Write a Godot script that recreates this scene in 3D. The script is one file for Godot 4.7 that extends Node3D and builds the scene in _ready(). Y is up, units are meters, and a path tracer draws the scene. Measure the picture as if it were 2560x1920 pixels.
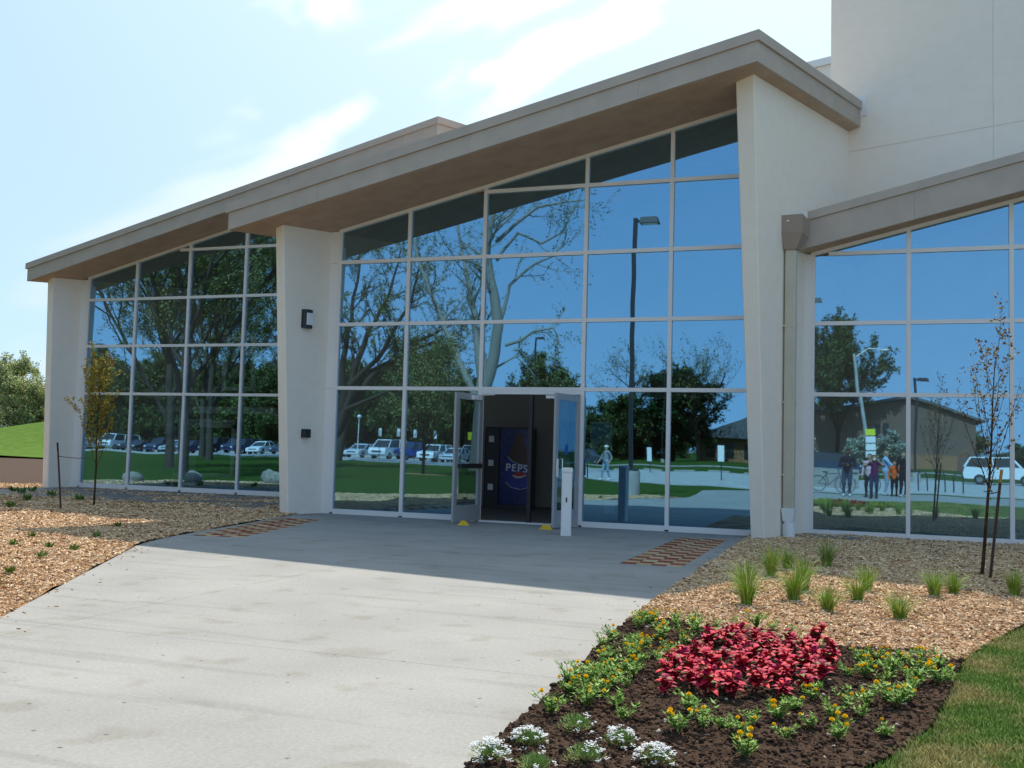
extends Node3D
# A glazed entrance hall with three mono-pitch roofs, seen from the walk; what its glass mirrors is built behind the camera.

class MB:
	var v := PackedVector3Array()
	var n := PackedVector3Array()
	var c := PackedColorArray()
	var col := Color(1, 1, 1)
	func tri(a: Vector3, b: Vector3, d: Vector3) -> void:          # counter-clockwise from outside
		var m := (b - a).cross(d - a).normalized()
		v.append(a); v.append(d); v.append(b)
		n.append(m); n.append(m); n.append(m)
		c.append(col); c.append(col); c.append(col)
	func quad(a: Vector3, b: Vector3, d: Vector3, e: Vector3) -> void:
		tri(a, b, d); tri(a, d, e)
	func trin(a: Vector3, b: Vector3, d: Vector3, na: Vector3, nb: Vector3, nd: Vector3) -> void:
		v.append(a); v.append(d); v.append(b)
		n.append(na); n.append(nd); n.append(nb)
		c.append(col); c.append(col); c.append(col)
	func box(lo: Vector3, hi: Vector3, t := Transform3D.IDENTITY) -> void:
		var p := []
		for k in 8:
			p.append(t * Vector3(hi.x if k & 1 else lo.x, hi.y if k & 2 else lo.y, hi.z if k & 4 else lo.z))
		quad(p[4], p[5], p[7], p[6]); quad(p[1], p[0], p[2], p[3])
		quad(p[5], p[1], p[3], p[7]); quad(p[0], p[4], p[6], p[2])
		quad(p[6], p[7], p[3], p[2]); quad(p[0], p[1], p[5], p[4])
	func bevel_box(lo: Vector3, hi: Vector3, r: float, t := Transform3D.IDENTITY) -> void:   # a box with chamfered vertical and top edges
		var poly := PackedVector2Array([Vector2(lo.x + r, lo.z), Vector2(hi.x - r, lo.z), Vector2(hi.x, lo.z + r), Vector2(hi.x, hi.z - r), Vector2(hi.x - r, hi.z), Vector2(lo.x + r, hi.z), Vector2(lo.x, hi.z - r), Vector2(lo.x, lo.z + r)])
		var mid := Vector2((lo.x + hi.x) / 2, (lo.z + hi.z) / 2)
		var a := []; var b := []; var d := []
		for q in poly:
			var s := mid + (q - mid) * (1.0 - r / maxf(0.001, maxf(hi.x - lo.x, hi.z - lo.z) * 0.5))
			a.append(t * Vector3(q.x, lo.y, q.y)); b.append(t * Vector3(q.x, hi.y - r, q.y)); d.append(t * Vector3(s.x, hi.y, s.y))
		loft(a, b, true, false); loft(b, d, false, true)
	func loft(a: Array, b: Array, cap_a := true, cap_b := true) -> void:   # rings run clockwise seen from +y (x, z order), b above a
		var k := a.size()
		for i in k:
			var j := (i + 1) % k
			quad(a[j], a[i], b[i], b[j])
		if cap_b:
			for i in range(1, k - 1): tri(b[0], b[i + 1], b[i])
		if cap_a:
			for i in range(1, k - 1): tri(a[0], a[i], a[i + 1])
	func prism(poly: PackedVector2Array, ylo: Callable, yhi: Callable) -> void:   # plan polygon (x, z), heights by callables of (x, z)
		var q := poly
		if Geometry2D.is_polygon_clockwise(q): q.reverse()
		var ids := Geometry2D.triangulate_polygon(q)
		var lo := []; var hi := []
		for p in q:
			lo.append(Vector3(p.x, ylo.call(p.x, p.y), p.y)); hi.append(Vector3(p.x, yhi.call(p.x, p.y), p.y))
		for i in q.size():
			var j := (i + 1) % q.size()
			quad(lo[j], lo[i], hi[i], hi[j])
		for i in range(0, ids.size(), 3):
			up(hi[ids[i]], hi[ids[i + 1]], hi[ids[i + 2]], true); up(lo[ids[i]], lo[ids[i + 1]], lo[ids[i + 2]], false)
	func up(a: Vector3, b: Vector3, d: Vector3, upward: bool) -> void:
		if ((b - a).cross(d - a).y > 0.0) == upward: tri(a, b, d)
		else: tri(a, d, b)
	func slab(poly: PackedVector2Array, z0: float, z1: float, t := Transform3D.IDENTITY) -> void:  # outline in x, y pulled along z
		var q := poly
		if Geometry2D.is_polygon_clockwise(q): q.reverse()
		var ids := Geometry2D.triangulate_polygon(q)
		for i in q.size():
			var a := q[i]; var b := q[(i + 1) % q.size()]
			quad(t * Vector3(a.x, a.y, z1), t * Vector3(a.x, a.y, z0), t * Vector3(b.x, b.y, z0), t * Vector3(b.x, b.y, z1))
		for i in range(0, ids.size(), 3):
			var a := q[ids[i]]; var b := q[ids[i + 1]]; var d := q[ids[i + 2]]
			if (b - a).cross(d - a) < 0:
				var e := b; b = d; d = e
			tri(t * Vector3(a.x, a.y, z1), t * Vector3(b.x, b.y, z1), t * Vector3(d.x, d.y, z1))
			tri(t * Vector3(a.x, a.y, z0), t * Vector3(d.x, d.y, z0), t * Vector3(b.x, b.y, z0))
	func tube(p: Array, r: Array, sides := 6, caps := true) -> void:
		var last := []; var lastn := []
		var side := Vector3.ZERO
		for i in p.size():
			var d: Vector3 = (p[mini(i + 1, p.size() - 1)] - p[maxi(i - 1, 0)]).normalized()
			if i == 0:
				side = d.cross(Vector3.UP if absf(d.y) < 0.9 else Vector3.RIGHT).normalized()
			side = (side - d * side.dot(d)).normalized()
			var other := d.cross(side)
			var ring := []; var rn := []
			for k in sides:
				var a := TAU * k / sides
				var o := side * cos(a) + other * sin(a)
				ring.append(p[i] + o * r[i]); rn.append(o)
			if i > 0:
				for k in sides:
					var j := (k + 1) % sides
					trin(last[k], last[j], ring[j], lastn[k], lastn[j], rn[j]); trin(last[k], ring[j], ring[k], lastn[k], rn[j], rn[k])
			if caps and (i == 0 or i == p.size() - 1):
				for k in range(1, sides - 1):
					if i == 0: tri(ring[0], ring[k + 1], ring[k])
					else: tri(ring[0], ring[k], ring[k + 1])
			last = ring; lastn = rn
	func ball(o: Vector3, r: Vector3, rings := 6, segs := 9) -> void:
		for i in rings:
			var a0 := PI * i / rings; var a1 := PI * (i + 1) / rings
			for k in segs:
				var b0 := TAU * k / segs; var b1 := TAU * (k + 1) / segs
				var q := []
				for ab in [[a0, b0], [a0, b1], [a1, b1], [a1, b0]]:
					q.append(Vector3(sin(ab[0]) * cos(ab[1]), cos(ab[0]), sin(ab[0]) * sin(ab[1])))
				if i > 0: trin(o + q[0] * r, o + q[1] * r, o + q[2] * r, q[0], q[1], q[2])
				if i < rings - 1: trin(o + q[0] * r, o + q[2] * r, o + q[3] * r, q[0], q[2], q[3])
	func leaf(o: Vector3, along: Vector3, across: Vector3, fold := 0.25) -> void:   # a folded diamond leaf of four faces
		var m := along.cross(across).normalized()
		var w := across * 0.5
		var mid := o + along * 0.45
		var tip := o + along - m * along.length() * 0.12
		var l := mid + w + m * across.length() * fold; var q := mid - w + m * across.length() * fold
		tri(o, q, mid); tri(o, mid, l); tri(mid, q, tip); tri(mid, tip, l)
	func mesh() -> ArrayMesh:
		var a := []
		a.resize(Mesh.ARRAY_MAX)
		a[Mesh.ARRAY_VERTEX] = v; a[Mesh.ARRAY_NORMAL] = n; a[Mesh.ARRAY_COLOR] = c
		var m := ArrayMesh.new()
		m.add_surface_from_arrays(Mesh.PRIMITIVE_TRIANGLES, a)
		return m

var taken := {}
var M := {}
var GY := -0.05            # level of the paving

func lin(r: float, g: float, b: float, a := 1.0) -> Color:
	var s := Color(r, g, b).linear_to_srgb()
	s.a = a
	return s

func numbered(called: String) -> String:
	var k: int = taken.get(called, -1) + 1
	taken[called] = k
	return called if k == 0 else "%s_%03d" % [called, k]

func tag(o: Node, label: String, category: String, group := "") -> Node:
	o.set_meta("label", label); o.set_meta("category", category)
	if group != "": o.set_meta("group", group)
	return o

func thing(called: String, label: String, category: String, at := Vector3.ZERO, turn := 0.0, group := "") -> Node3D:
	var o := Node3D.new()
	o.name = numbered(called); add_child(o)
	o.position = at; o.rotation.y = turn
	tag(o, label, category, group)
	return o

func obj(called: String, mb: MB, m: Material, parent: Node = null) -> MeshInstance3D:
	return put(called, mb.mesh(), m, parent)

func put(called: String, me: Mesh, m: Material, parent: Node = null) -> MeshInstance3D:
	var o := MeshInstance3D.new()
	o.mesh = me; o.material_override = m
	if parent == null:
		o.name = numbered(called); add_child(o)
	else:
		o.name = called; parent.add_child(o, true)
	return o

func struct(called: String, mb: MB, m: Material) -> MeshInstance3D:
	var o := obj(called, mb, m)
	o.set_meta("kind", "structure")
	return o

func copy(root: Node3D, at: Vector3, turn: float, s := Vector3.ONE) -> Node3D:
	var r: Node3D = root.duplicate()
	r.name = numbered(str(root.name).rstrip("0123456789").rstrip("_") if str(root.name).right(4).left(1) == "_" else str(root.name))
	add_child(r)
	r.position = at; r.rotation.y = turn; r.scale = s
	return r

func noise(seed_: int, freq: float, oct := 4, kind := FastNoiseLite.TYPE_SIMPLEX_SMOOTH) -> FastNoiseLite:
	var f := FastNoiseLite.new()
	f.seed = seed_; f.frequency = freq; f.noise_type = kind
	f.fractal_octaves = oct; f.fractal_type = FastNoiseLite.FRACTAL_FBM if oct > 1 else FastNoiseLite.FRACTAL_NONE
	return f

func ramp_tex(size: int, seed_: int, freq: float, oct: int, stops: Array, kind := FastNoiseLite.TYPE_SIMPLEX_SMOOTH) -> NoiseTexture2D:
	var t := NoiseTexture2D.new()
	t.width = size; t.height = size; t.seamless = true; t.noise = noise(seed_, freq, oct, kind); t.normalize = true
	var g := Gradient.new()
	var offs := PackedFloat32Array(); var cols := PackedColorArray()
	for s in stops:
		offs.append(s[0]); cols.append(s[1])
	g.offsets = offs; g.colors = cols
	t.color_ramp = g
	return t

func mat(called: String, c: Color, rough := 0.8, metal := 0.0) -> StandardMaterial3D:
	var m := StandardMaterial3D.new()
	m.resource_name = called
	m.albedo_color = c; m.roughness = rough; m.metallic = metal
	M[called] = m
	return m

func matte(called: String, c: Color, rough := 0.9) -> StandardMaterial3D:
	var m := mat(called, c, rough)
	m.metallic_specular = 0.08
	return m

func tex(m: StandardMaterial3D, t: Texture2D, scale_: float, world := true) -> StandardMaterial3D:
	m.albedo_texture = t; m.uv1_triplanar = true; m.uv1_world_triplanar = world
	m.uv1_scale = Vector3.ONE * scale_
	return m

func relief(m: StandardMaterial3D, t: Texture2D, cm: float) -> void:
	m.heightmap_enabled = true; m.heightmap_texture = t; m.heightmap_scale = cm

func vcol(called: String, rough := 0.8, back := Color(0, 0, 0)) -> StandardMaterial3D:
	var m := mat(called, Color(1, 1, 1), rough)
	m.vertex_color_use_as_albedo = true
	if back != Color(0, 0, 0):
		m.backlight_enabled = true; m.backlight = back
	return m

func materials() -> void:
	var grain := ramp_tex(512, 11, 0.05, 4, [[0.0, Color(0, 0, 0)], [1.0, Color(1, 1, 1)]])
	var m := tex(mat("stucco", lin(0.93, 0.815, 0.70), 0.92), ramp_tex(512, 3, 0.012, 5, [[0.0, Color(0.975, 0.97, 0.965)], [0.5, Color(0.99, 0.99, 0.985)], [1.0, Color(1, 1, 1)]]), 0.45)
	relief(m, grain, 0.05)
	m = tex(mat("tan_metal", lin(0.52, 0.42, 0.345), 0.6), ramp_tex(512, 5, 0.01, 4, [[0.0, Color(0.93, 0.93, 0.93)], [1.0, Color(1, 1, 1)]]), 0.3)
	tex(mat("soffit_board", lin(0.58, 0.42, 0.325), 0.7), ramp_tex(512, 6, 0.01, 5, [[0.0, Color(0.9, 0.88, 0.86)], [1.0, Color(1, 1, 1)]]), 0.4)
	mat("aluminium", lin(0.82, 0.75, 0.71), 0.45, 0.0)
	mat("door_metal", lin(0.42, 0.41, 0.42), 0.42, 0.35)
	mat("white_panel", lin(0.84, 0.79, 0.75), 0.5)
	mat("black_metal", lin(0.02, 0.02, 0.022), 0.5)
	mat("dark_rubber", lin(0.03, 0.03, 0.03), 0.8)
	mat("interior_wall", lin(0.30, 0.27, 0.235), 0.9)
	mat("interior_brown", lin(0.17, 0.085, 0.055), 0.9)
	mat("interior_floor", lin(0.13, 0.12, 0.11), 0.6)
	mat("interior_trim", lin(0.80, 0.82, 0.78), 0.7)
	# coated glazing: part of the light is thrown back with a cool tint, the rest passes
	var g := mat("coated_glass", lin(0.235, 0.50, 0.72, 0.70), 0.012, 1.0)
	g.transparency = BaseMaterial3D.TRANSPARENCY_ALPHA
	g.albedo_texture = ramp_tex(64, 9, 0.02, 2, [[0.0, Color(0.985, 0.99, 0.99)], [1.0, Color(1, 1, 1)]])
	g.uv1_triplanar = true
	var dg := mat("door_glass", lin(0.25, 0.46, 0.60, 0.55), 0.012, 1.0)
	dg.transparency = BaseMaterial3D.TRANSPARENCY_ALPHA
	dg.albedo_texture = g.albedo_texture; dg.uv1_triplanar = true
	# concrete: fine grain, broad cloudy stains and streaks laid across the walk
	m = tex(mat("concrete", lin(0.35, 0.332, 0.303), 0.88), concrete_image(), 1.0 / 9.0)
	relief(m, grain, 0.06)
	tex(mat("parking_concrete", lin(0.50, 0.48, 0.45), 0.9), ramp_tex(512, 23, 0.02, 5, [[0.0, Color(0.8, 0.8, 0.8)], [1.0, Color(1, 1, 1)]]), 0.1)
	tex(mat("asphalt", lin(0.06, 0.06, 0.062), 0.9), ramp_tex(512, 24, 0.03, 5, [[0.0, Color(0.75, 0.75, 0.75)], [1.0, Color(1, 1, 1)]]), 0.2)
	tex(mat("lawn", Color(1, 1, 1), 0.95), ramp_tex(1024, 25, 0.02, 6, [[0.0, lin(0.018, 0.045, 0.008)], [0.4, lin(0.032, 0.068, 0.012)], [0.62, lin(0.05, 0.09, 0.018)], [0.85, lin(0.085, 0.105, 0.03)], [1.0, lin(0.13, 0.115, 0.05)]]), 0.22)
	tex(mat("hill_grass", Color(1, 1, 1), 0.95), ramp_tex(1024, 26, 0.02, 5, [[0.0, lin(0.05, 0.10, 0.016)], [0.45, lin(0.075, 0.135, 0.022)], [0.75, lin(0.11, 0.165, 0.035)], [1.0, lin(0.17, 0.19, 0.06)]]), 0.05)
	var dirt := ramp_tex(1024, 27, 0.03, 6, [[0.0, lin(0.05, 0.034, 0.027)], [0.5, lin(0.085, 0.058, 0.045)], [0.8, lin(0.12, 0.085, 0.066)], [1.0, lin(0.20, 0.15, 0.12)]])
	m = tex(mat("bare_dirt", Color(1, 1, 1), 0.97), dirt, 0.35)
	m = tex(mat("mulch", Color(1, 1, 1), 0.95), ramp_tex(1024, 28, 0.06, 5, [[0.0, lin(0.10, 0.05, 0.022)], [0.4, lin(0.26, 0.14, 0.065)], [0.7, lin(0.42, 0.25, 0.13)], [1.0, lin(0.58, 0.39, 0.23)]]), 0.9)
	relief(m, m.albedo_texture, 2.0)
	m = tex(mat("soil", Color(1, 1, 1), 0.97), ramp_tex(1024, 29, 0.05, 5, [[0.0, lin(0.026, 0.016, 0.011)], [0.5, lin(0.058, 0.036, 0.024)], [1.0, lin(0.11, 0.07, 0.05)]]), 0.9)
	relief(m, m.albedo_texture, 2.5)
	tex(mat("red_brick", lin(0.30, 0.085, 0.06), 0.9), ramp_tex(256, 30, 0.05, 4, [[0.0, Color(0.75, 0.75, 0.75)], [1.0, Color(1, 1, 1)]]), 3.0)
	tex(mat("red_brick_pale", lin(0.36, 0.12, 0.085), 0.9), M["red_brick"].albedo_texture, 3.0)
	tex(mat("tan_brick", lin(0.52, 0.385, 0.22), 0.9), M["red_brick"].albedo_texture, 3.0)
	tex(mat("tan_brick_pale", lin(0.60, 0.46, 0.28), 0.9), M["red_brick"].albedo_texture, 3.0)
	mat("yellow_rubber", lin(0.80, 0.50, 0.02), 0.6)
	vcol("leaf", 0.8, Color(0.35, 0.35, 0.2)).metallic_specular = 0.25
	vcol("red_leaf", 0.65).metallic_specular = 0.3
	vcol("petal", 0.7)
	vcol("plain", 0.85)
	vcol("glossy", 0.3)
	tex(vcol("bark", 0.95), ramp_tex(256, 31, 0.04, 4, [[0.0, Color(0.55, 0.55, 0.55)], [1.0, Color(1, 1, 1)]]), 1.5)
	tex(mat("rock", lin(0.48, 0.44, 0.39), 0.95), ramp_tex(256, 32, 0.03, 5, [[0.0, Color(0.6, 0.58, 0.55)], [1.0, Color(1, 1, 1)]]), 1.0)
	mat("car_glass", lin(0.03, 0.035, 0.04), 0.05)
	mat("tyre", lin(0.02, 0.02, 0.02), 0.9)
	mat("chrome", lin(0.7, 0.7, 0.7), 0.2, 1.0)
	mat("lamp_lens", lin(0.75, 0.76, 0.78), 0.3)
	mat("slate_roof", lin(0.20, 0.20, 0.20), 0.85)
	tex(M["slate_roof"], ramp_tex(256, 33, 0.04, 4, [[0.0, Color(0.6, 0.6, 0.6)], [1.0, Color(1, 1, 1)]]), 0.25)
	mat("church_brick", lin(0.32, 0.16, 0.08), 0.9)
	mat("brown_brick", lin(0.17, 0.105, 0.08), 0.9)
	mat("sign_white", lin(0.78, 0.79, 0.78), 0.5)
	mat("sign_yellow", lin(0.70, 0.72, 0.03), 0.5)
	mat("blue_paint", lin(0.02, 0.10, 0.45), 0.5)

func matt() -> void:
	# earth, chips, leaves, cloth and render have no sheen of their own
	for k in ["stucco", "lawn", "hill_grass", "bare_dirt", "mulch", "soil", "plain", "petal", "bark", "rock", "red_brick", "red_brick_pale", "tan_brick", "tan_brick_pale", "asphalt"]:
		M[k].metallic_specular = 0.08
	for k in ["concrete", "parking_concrete", "soffit_board"]:
		M[k].metallic_specular = 0.22

func concrete_image() -> ImageTexture:
	# nine metres of broomed concrete: grain, cloudy tone, drag lines along x, stains and dark flecks
	var n := 900
	var im := Image.create(n, n, false, Image.FORMAT_RGB8)
	var cloud := noise(21, 0.006, 4); var line := noise(22, 0.02, 4); var grit := noise(23, 0.35, 2); var spot := noise(24, 0.014, 3)
	var rng := RandomNumberGenerator.new(); rng.seed = 77
	for y in n:
		for x in n:
			var f := 0.93 + 0.05 * cloud.get_noise_2d(x, y) + 0.045 * grit.get_noise_2d(x, y) + rng.randf_range(-0.025, 0.025)
			f -= 0.05 * smoothstep(0.15, 0.6, line.get_noise_2d(x * 0.12, y * 1.5))
			var st := smoothstep(0.25, 0.6, spot.get_noise_2d(x, y))
			im.set_pixel(x, y, Color(f - 0.05 * st, f - 0.055 * st, f - 0.075 * st))
	for k in 520:
		var c := rng.randf_range(0.55, 0.8); var s := 1 + rng.randi() % 2
		im.fill_rect(Rect2i(rng.randi() % n, rng.randi() % n, s, s), Color(c, c, c * 0.97))
	return ImageTexture.create_from_image(im)

func _ready() -> void:
	view_and_light()
	materials()
	matt()
	ground()
	building()
	doors_and_hall()
	fittings()
	beds()
	saplings()
	far_side()
	mirrored_place()
	people()

# ---------------------------------------------------------------- camera, sky, sun
func view_and_light() -> void:
	var cam := Camera3D.new()
	cam.name = "camera"
	cam.transform = Transform3D(Basis(Vector3(0.94168, 0.02705, -0.33543), Vector3(-0.00409, 0.99761, 0.06897), Vector3(0.33649, -0.06357, 0.93954)).orthonormalized(), Vector3(0, 1.36118, 18.27487))
	cam.fov = 41.49; cam.near = 0.05; cam.far = 4000.0
	add_child(cam)
	cam.current = true
	var sun := DirectionalLight3D.new()
	sun.name = "sun"
	var towards := Vector3(0.02, 1.0, -0.80).normalized()      # where the sun stands
	sun.light_energy = 1.4; sun.light_angular_distance = 0.55; sun.light_color = Color(1.0, 0.975, 0.935)
	sun.shadow_enabled = true
	add_child(sun)
	sun.look_at_from_position(Vector3.ZERO, -towards, Vector3.UP)
	var e := Environment.new()
	e.background_mode = Environment.BG_SKY
	e.tonemap_mode = Environment.TONE_MAPPER_LINEAR
	e.tonemap_exposure = 1.42
	e.sdfgi_enabled = true; e.ssao_enabled = true; e.ssil_enabled = true
	e.sky = Sky.new()
	var pano := PanoramaSkyMaterial.new()
	pano.panorama = sky_image(towards)
	e.sky.sky_material = pano
	var w := WorldEnvironment.new()
	w.name = "world"
	w.environment = e
	add_child(w)

func sky_image(sun: Vector3) -> ImageTexture:
	var wd := 1536; var ht := 768
	var im := Image.create(wd, ht, false, Image.FORMAT_RGBF)
	var big := noise(71, 0.55, 4); var fine := noise(72, 2.4, 5); var warp := noise(73, 0.9, 3)
	for y in ht:
		var el := PI * (0.5 - (y + 0.5) / ht)
		var up := sin(el); var ce := cos(el)
		if y >= ht / 2 + 2:
			continue
		var air := pow(1.0 - clampf(up, 0.0, 1.0), 3.2)
		for x in wd:
			var az := TAU * (x + 0.5) / wd                      # the left edge looks along -z
			var d := Vector3(sin(az) * ce, up, -cos(az) * ce)
			var mu := d.dot(sun)
			# clear air: deep blue away from the sun, paler near the horizon and round the sun
			var c := Vector3(0.19, 0.355, 0.60).lerp(Vector3(0.46, 0.66, 0.85), air)
			var halo := pow(maxf(0.0, 0.5 + 0.5 * mu), 6.0)
			c = c.lerp(Vector3(0.70, 0.85, 0.95), minf(1.0, 1.2 * halo))
			# thin high cloud drawn out in slanting wisps, thinning out overhead
			var ar := wrapf(az, -PI, PI)
			var la := ar * 0.82 + el * 0.75; var lc := el * 1.07 - ar * 0.57
			var wx := warp.get_noise_2d(ar * 2.0, el * 3.0) * 0.16
			var a := big.get_noise_2d(la * 2.0 + wx, lc * 7.0 + wx)
			var b := fine.get_noise_2d(la * 1.6 + wx * 2.0, lc * 6.0 - wx)
			var cover := smoothstep(0.02, 0.6, a * 0.8 + b * 0.7 + 0.04) * (1.0 - smoothstep(0.75, 1.2, el))
			var lit := Vector3(0.98, 0.99, 0.98) * (0.5 + 0.9 * minf(1.0, halo * 1.3))
			c = c.lerp(lit, cover * (0.05 + 0.8 * minf(1.0, halo * 1.5)))
			im.set_pixel(x, y, Color(c.x, c.y, c.z))
	for y in range(ht / 2 + 2, ht):
		im.fill_rect(Rect2i(0, y, wd, 1), Color(0.30, 0.32, 0.26))
	return ImageTexture.create_from_image(im)

# ---------------------------------------------------------------- ground, paving, beds as surfaces
var walk := PackedVector2Array([Vector2(-11.1, -0.3), Vector2(-1.9, -0.3), Vector2(-2.03, 1.0), Vector2(-1.97, 8.4), Vector2(-1.76, 12.3), Vector2(-1.66, 14.4), Vector2(-1.2, 15.6), Vector2(6.0, 16.2), Vector2(30.0, 16.6), Vector2(30.0, 21.5), Vector2(4.0, 22.0), Vector2(-4.5, 22.4), Vector2(-6.0, 20.0), Vector2(-5.6, 16.0), Vector2(-5.5, 13.9), Vector2(-6.28, 12.25), Vector2(-7.34, 10.4), Vector2(-8.6, 8.2), Vector2(-9.15, 7.25), Vector2(-9.4, 6.7), Vector2(-9.62, 6.0), Vector2(-10.75, 0.7)])
var bed_right := PackedVector2Array([Vector2(-2.03, -1.3), Vector2(9.0, -1.3), Vector2(9.0, 7.4), Vector2(3.4, 7.5), Vector2(1.9, 7.9), Vector2(1.22, 8.45), Vector2(0.78, 9.7), Vector2(0.55, 10.55), Vector2(-0.28, 10.35), Vector2(-1.15, 9.95), Vector2(-1.93, 9.95), Vector2(-1.97, 8.4), Vector2(-2.03, 1.0)])
var bed_soil := PackedVector2Array([Vector2(-1.93, 9.75), Vector2(-1.15, 9.75), Vector2(-0.28, 10.15), Vector2(0.6, 10.35), Vector2(0.47, 11.3), Vector2(0.28, 12.45), Vector2(0.03, 13.2), Vector2(-0.2, 13.7), Vector2(-0.5, 14.3), Vector2(-0.9, 15.3), Vector2(-1.3, 15.4), Vector2(-1.66, 14.4), Vector2(-1.76, 12.3)])
var bed_left := PackedVector2Array([Vector2(-20.9, -4.2), Vector2(-11.2, -4.2), Vector2(-11.0, 0.0), Vector2(-10.75, 0.7), Vector2(-9.62, 6.0), Vector2(-9.4, 6.7), Vector2(-9.15, 7.25), Vector2(-8.6, 8.2), Vector2(-7.34, 10.4), Vector2(-6.28, 12.25), Vector2(-5.5, 13.9), Vector2(-6.4, 14.3), Vector2(-8.6, 12.6), Vector2(-11.2, 9.6), Vector2(-13.4, 7.4), Vector2(-17.0, 5.6), Vector2(-21.5, 3.6), Vector2(-24.6, -1.0), Vector2(-25.4, -3.6), Vector2(-23.0, -5.0), Vector2(-21.0, -5.0)])

func flat(poly: PackedVector2Array, y: float, thick: float, called: String, m: Material) -> MeshInstance3D:
	var mb := MB.new()
	mb.prism(poly, func(_x, _z): return y - thick, func(_x, _z): return y)
	return struct(called, mb, m)

func rough_sheet(poly: PackedVector2Array, step: float, height: Callable, called: String, m: Material) -> MeshInstance3D:
	# a sheet of small faces over a polygon, smooth normals from the height itself
	var lo := poly[0]; var hi := poly[0]
	for p in poly:
		lo = lo.min(p); hi = hi.max(p)
	var mb := MB.new()
	var nx := int(ceil((hi.x - lo.x) / step)); var nz := int(ceil((hi.y - lo.y) / step))
	for i in nx:
		for j in nz:
			var x := lo.x + i * step; var z := lo.y + j * step
			var cell := PackedVector2Array([Vector2(x, z), Vector2(x + step, z), Vector2(x + step, z + step), Vector2(x, z + step)])
			var inside := 0
			for p in cell:
				if Geometry2D.is_point_in_polygon(p, poly): inside += 1
			var parts: Array = [cell]
			if inside == 0: continue
			if inside < 4: parts = Geometry2D.intersect_polygons(cell, poly)
			for q in parts:
				var ids := Geometry2D.triangulate_polygon(q)
				for k in range(0, ids.size(), 3):
					var t := []
					for s in 3:
						var p: Vector2 = q[ids[k + s]]
						t.append(Vector3(p.x, height.call(p.x, p.y), p.y))
					mb.up(t[0], t[1], t[2], true)
	return struct(called, mb, m)

func mulch_y(x: float, z: float) -> float:
	return GY + 0.012 + 0.03 * hump.get_noise_2d(x, z) + 0.016 * hump.get_noise_2d(x * 5.0, z * 5.0)

func soil_y(x: float, z: float) -> float:
	return GY + 0.025 + 0.035 * hump.get_noise_2d(x * 2.0, z * 2.0) + 0.022 * hump.get_noise_2d(x * 9.0, z * 9.0) + 0.012 * hump.get_noise_2d(x * 26.0, z * 26.0)

func hill_y(x: float, z: float) -> float:
	var a := Vector2((x + 66.0) / 26.0, (z + 78.0) / 22.0).length_squared()
	return -0.14 + 6.2 * exp(-a) * (1.0 - exp(-maxf(0.0, -z - 24.0) / 12.0)) + 0.25 * hump.get_noise_2d(x * 0.05, z * 0.05)

var hump: FastNoiseLite

func ground() -> void:
	hump = noise(41, 0.55, 3)
	var mb := MB.new()
	mb.box(Vector3(-1500, -0.6, -1500), Vector3(1500, -0.12, 1500))
	struct("ground", mb, M["lawn"])
	# the walk: slabs with open joints over a dark bed
	flat(walk, GY - 0.006, 0.05, "walk_bed", M["parking_concrete"])
	var slabs := Node3D.new()
	slabs.name = "walkway"; add_child(slabs)
	slabs.set_meta("kind", "structure")
	var xs := [-40.0, -5.8, 0.4, 5.0, 10.0, 60.0]
	var zs := [-2.0, 5.72, 12.15, 17.2, 30.0]
	var holes := [brick_outline(0), brick_outline(1)]
	for i in xs.size() - 1:
		for j in zs.size() - 1:
			var cell := PackedVector2Array([Vector2(xs[i], zs[j]), Vector2(xs[i + 1], zs[j]), Vector2(xs[i + 1], zs[j + 1]), Vector2(xs[i], zs[j + 1])])
			for q in Geometry2D.intersect_polygons(cell, walk):
				var left: Array = [q]
				for h in holes:
					var nxt: Array = []
					for p in left:
						for r in cut(p, h): nxt.append(r)
					left = nxt
				for p in left:
					for r in Geometry2D.offset_polygon(p, -0.002, Geometry2D.JOIN_MITER):
						if r.size() < 3: continue
						var s := MB.new()
						s.prism(r, func(_x, _z): return GY - 0.04, func(_x, _z): return GY)
						obj("slab", s, M["concrete"], slabs)
	bricks(slabs)
	rough_sheet(bed_right, 0.22, mulch_y, "mulch_bed", M["mulch"])
	rough_sheet(bed_left, 0.30, mulch_y, "mulch_bed", M["mulch"])
	rough_sheet(bed_soil, 0.045, soil_y, "soil_bed", M["soil"])
	# bare earth and the grassed hill beyond the far end of the building
	flat(PackedVector2Array([Vector2(-21.0, -5.0), Vector2(-23.0, -5.1), Vector2(-25.5, -3.8), Vector2(-30, -4.5), Vector2(-60, -8), Vector2(-110, -20), Vector2(-150, -78), Vector2(-60, -55), Vector2(-30, -40), Vector2(-21, -14)]), -0.10, 0.05, "bare_earth", M["bare_dirt"])
	mb = MB.new()
	var hs := 3.0
	for i in 50:
		for j in 36:
			var x := -170.0 + i * hs; var z := -140.0 + j * hs
			mb.quad(Vector3(x, hill_y(x, z), z), Vector3(x, hill_y(x, z + hs), z + hs), Vector3(x + hs, hill_y(x + hs, z + hs), z + hs), Vector3(x + hs, hill_y(x + hs, z), z))
	struct("hill", mb, M["hill_grass"])

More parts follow.
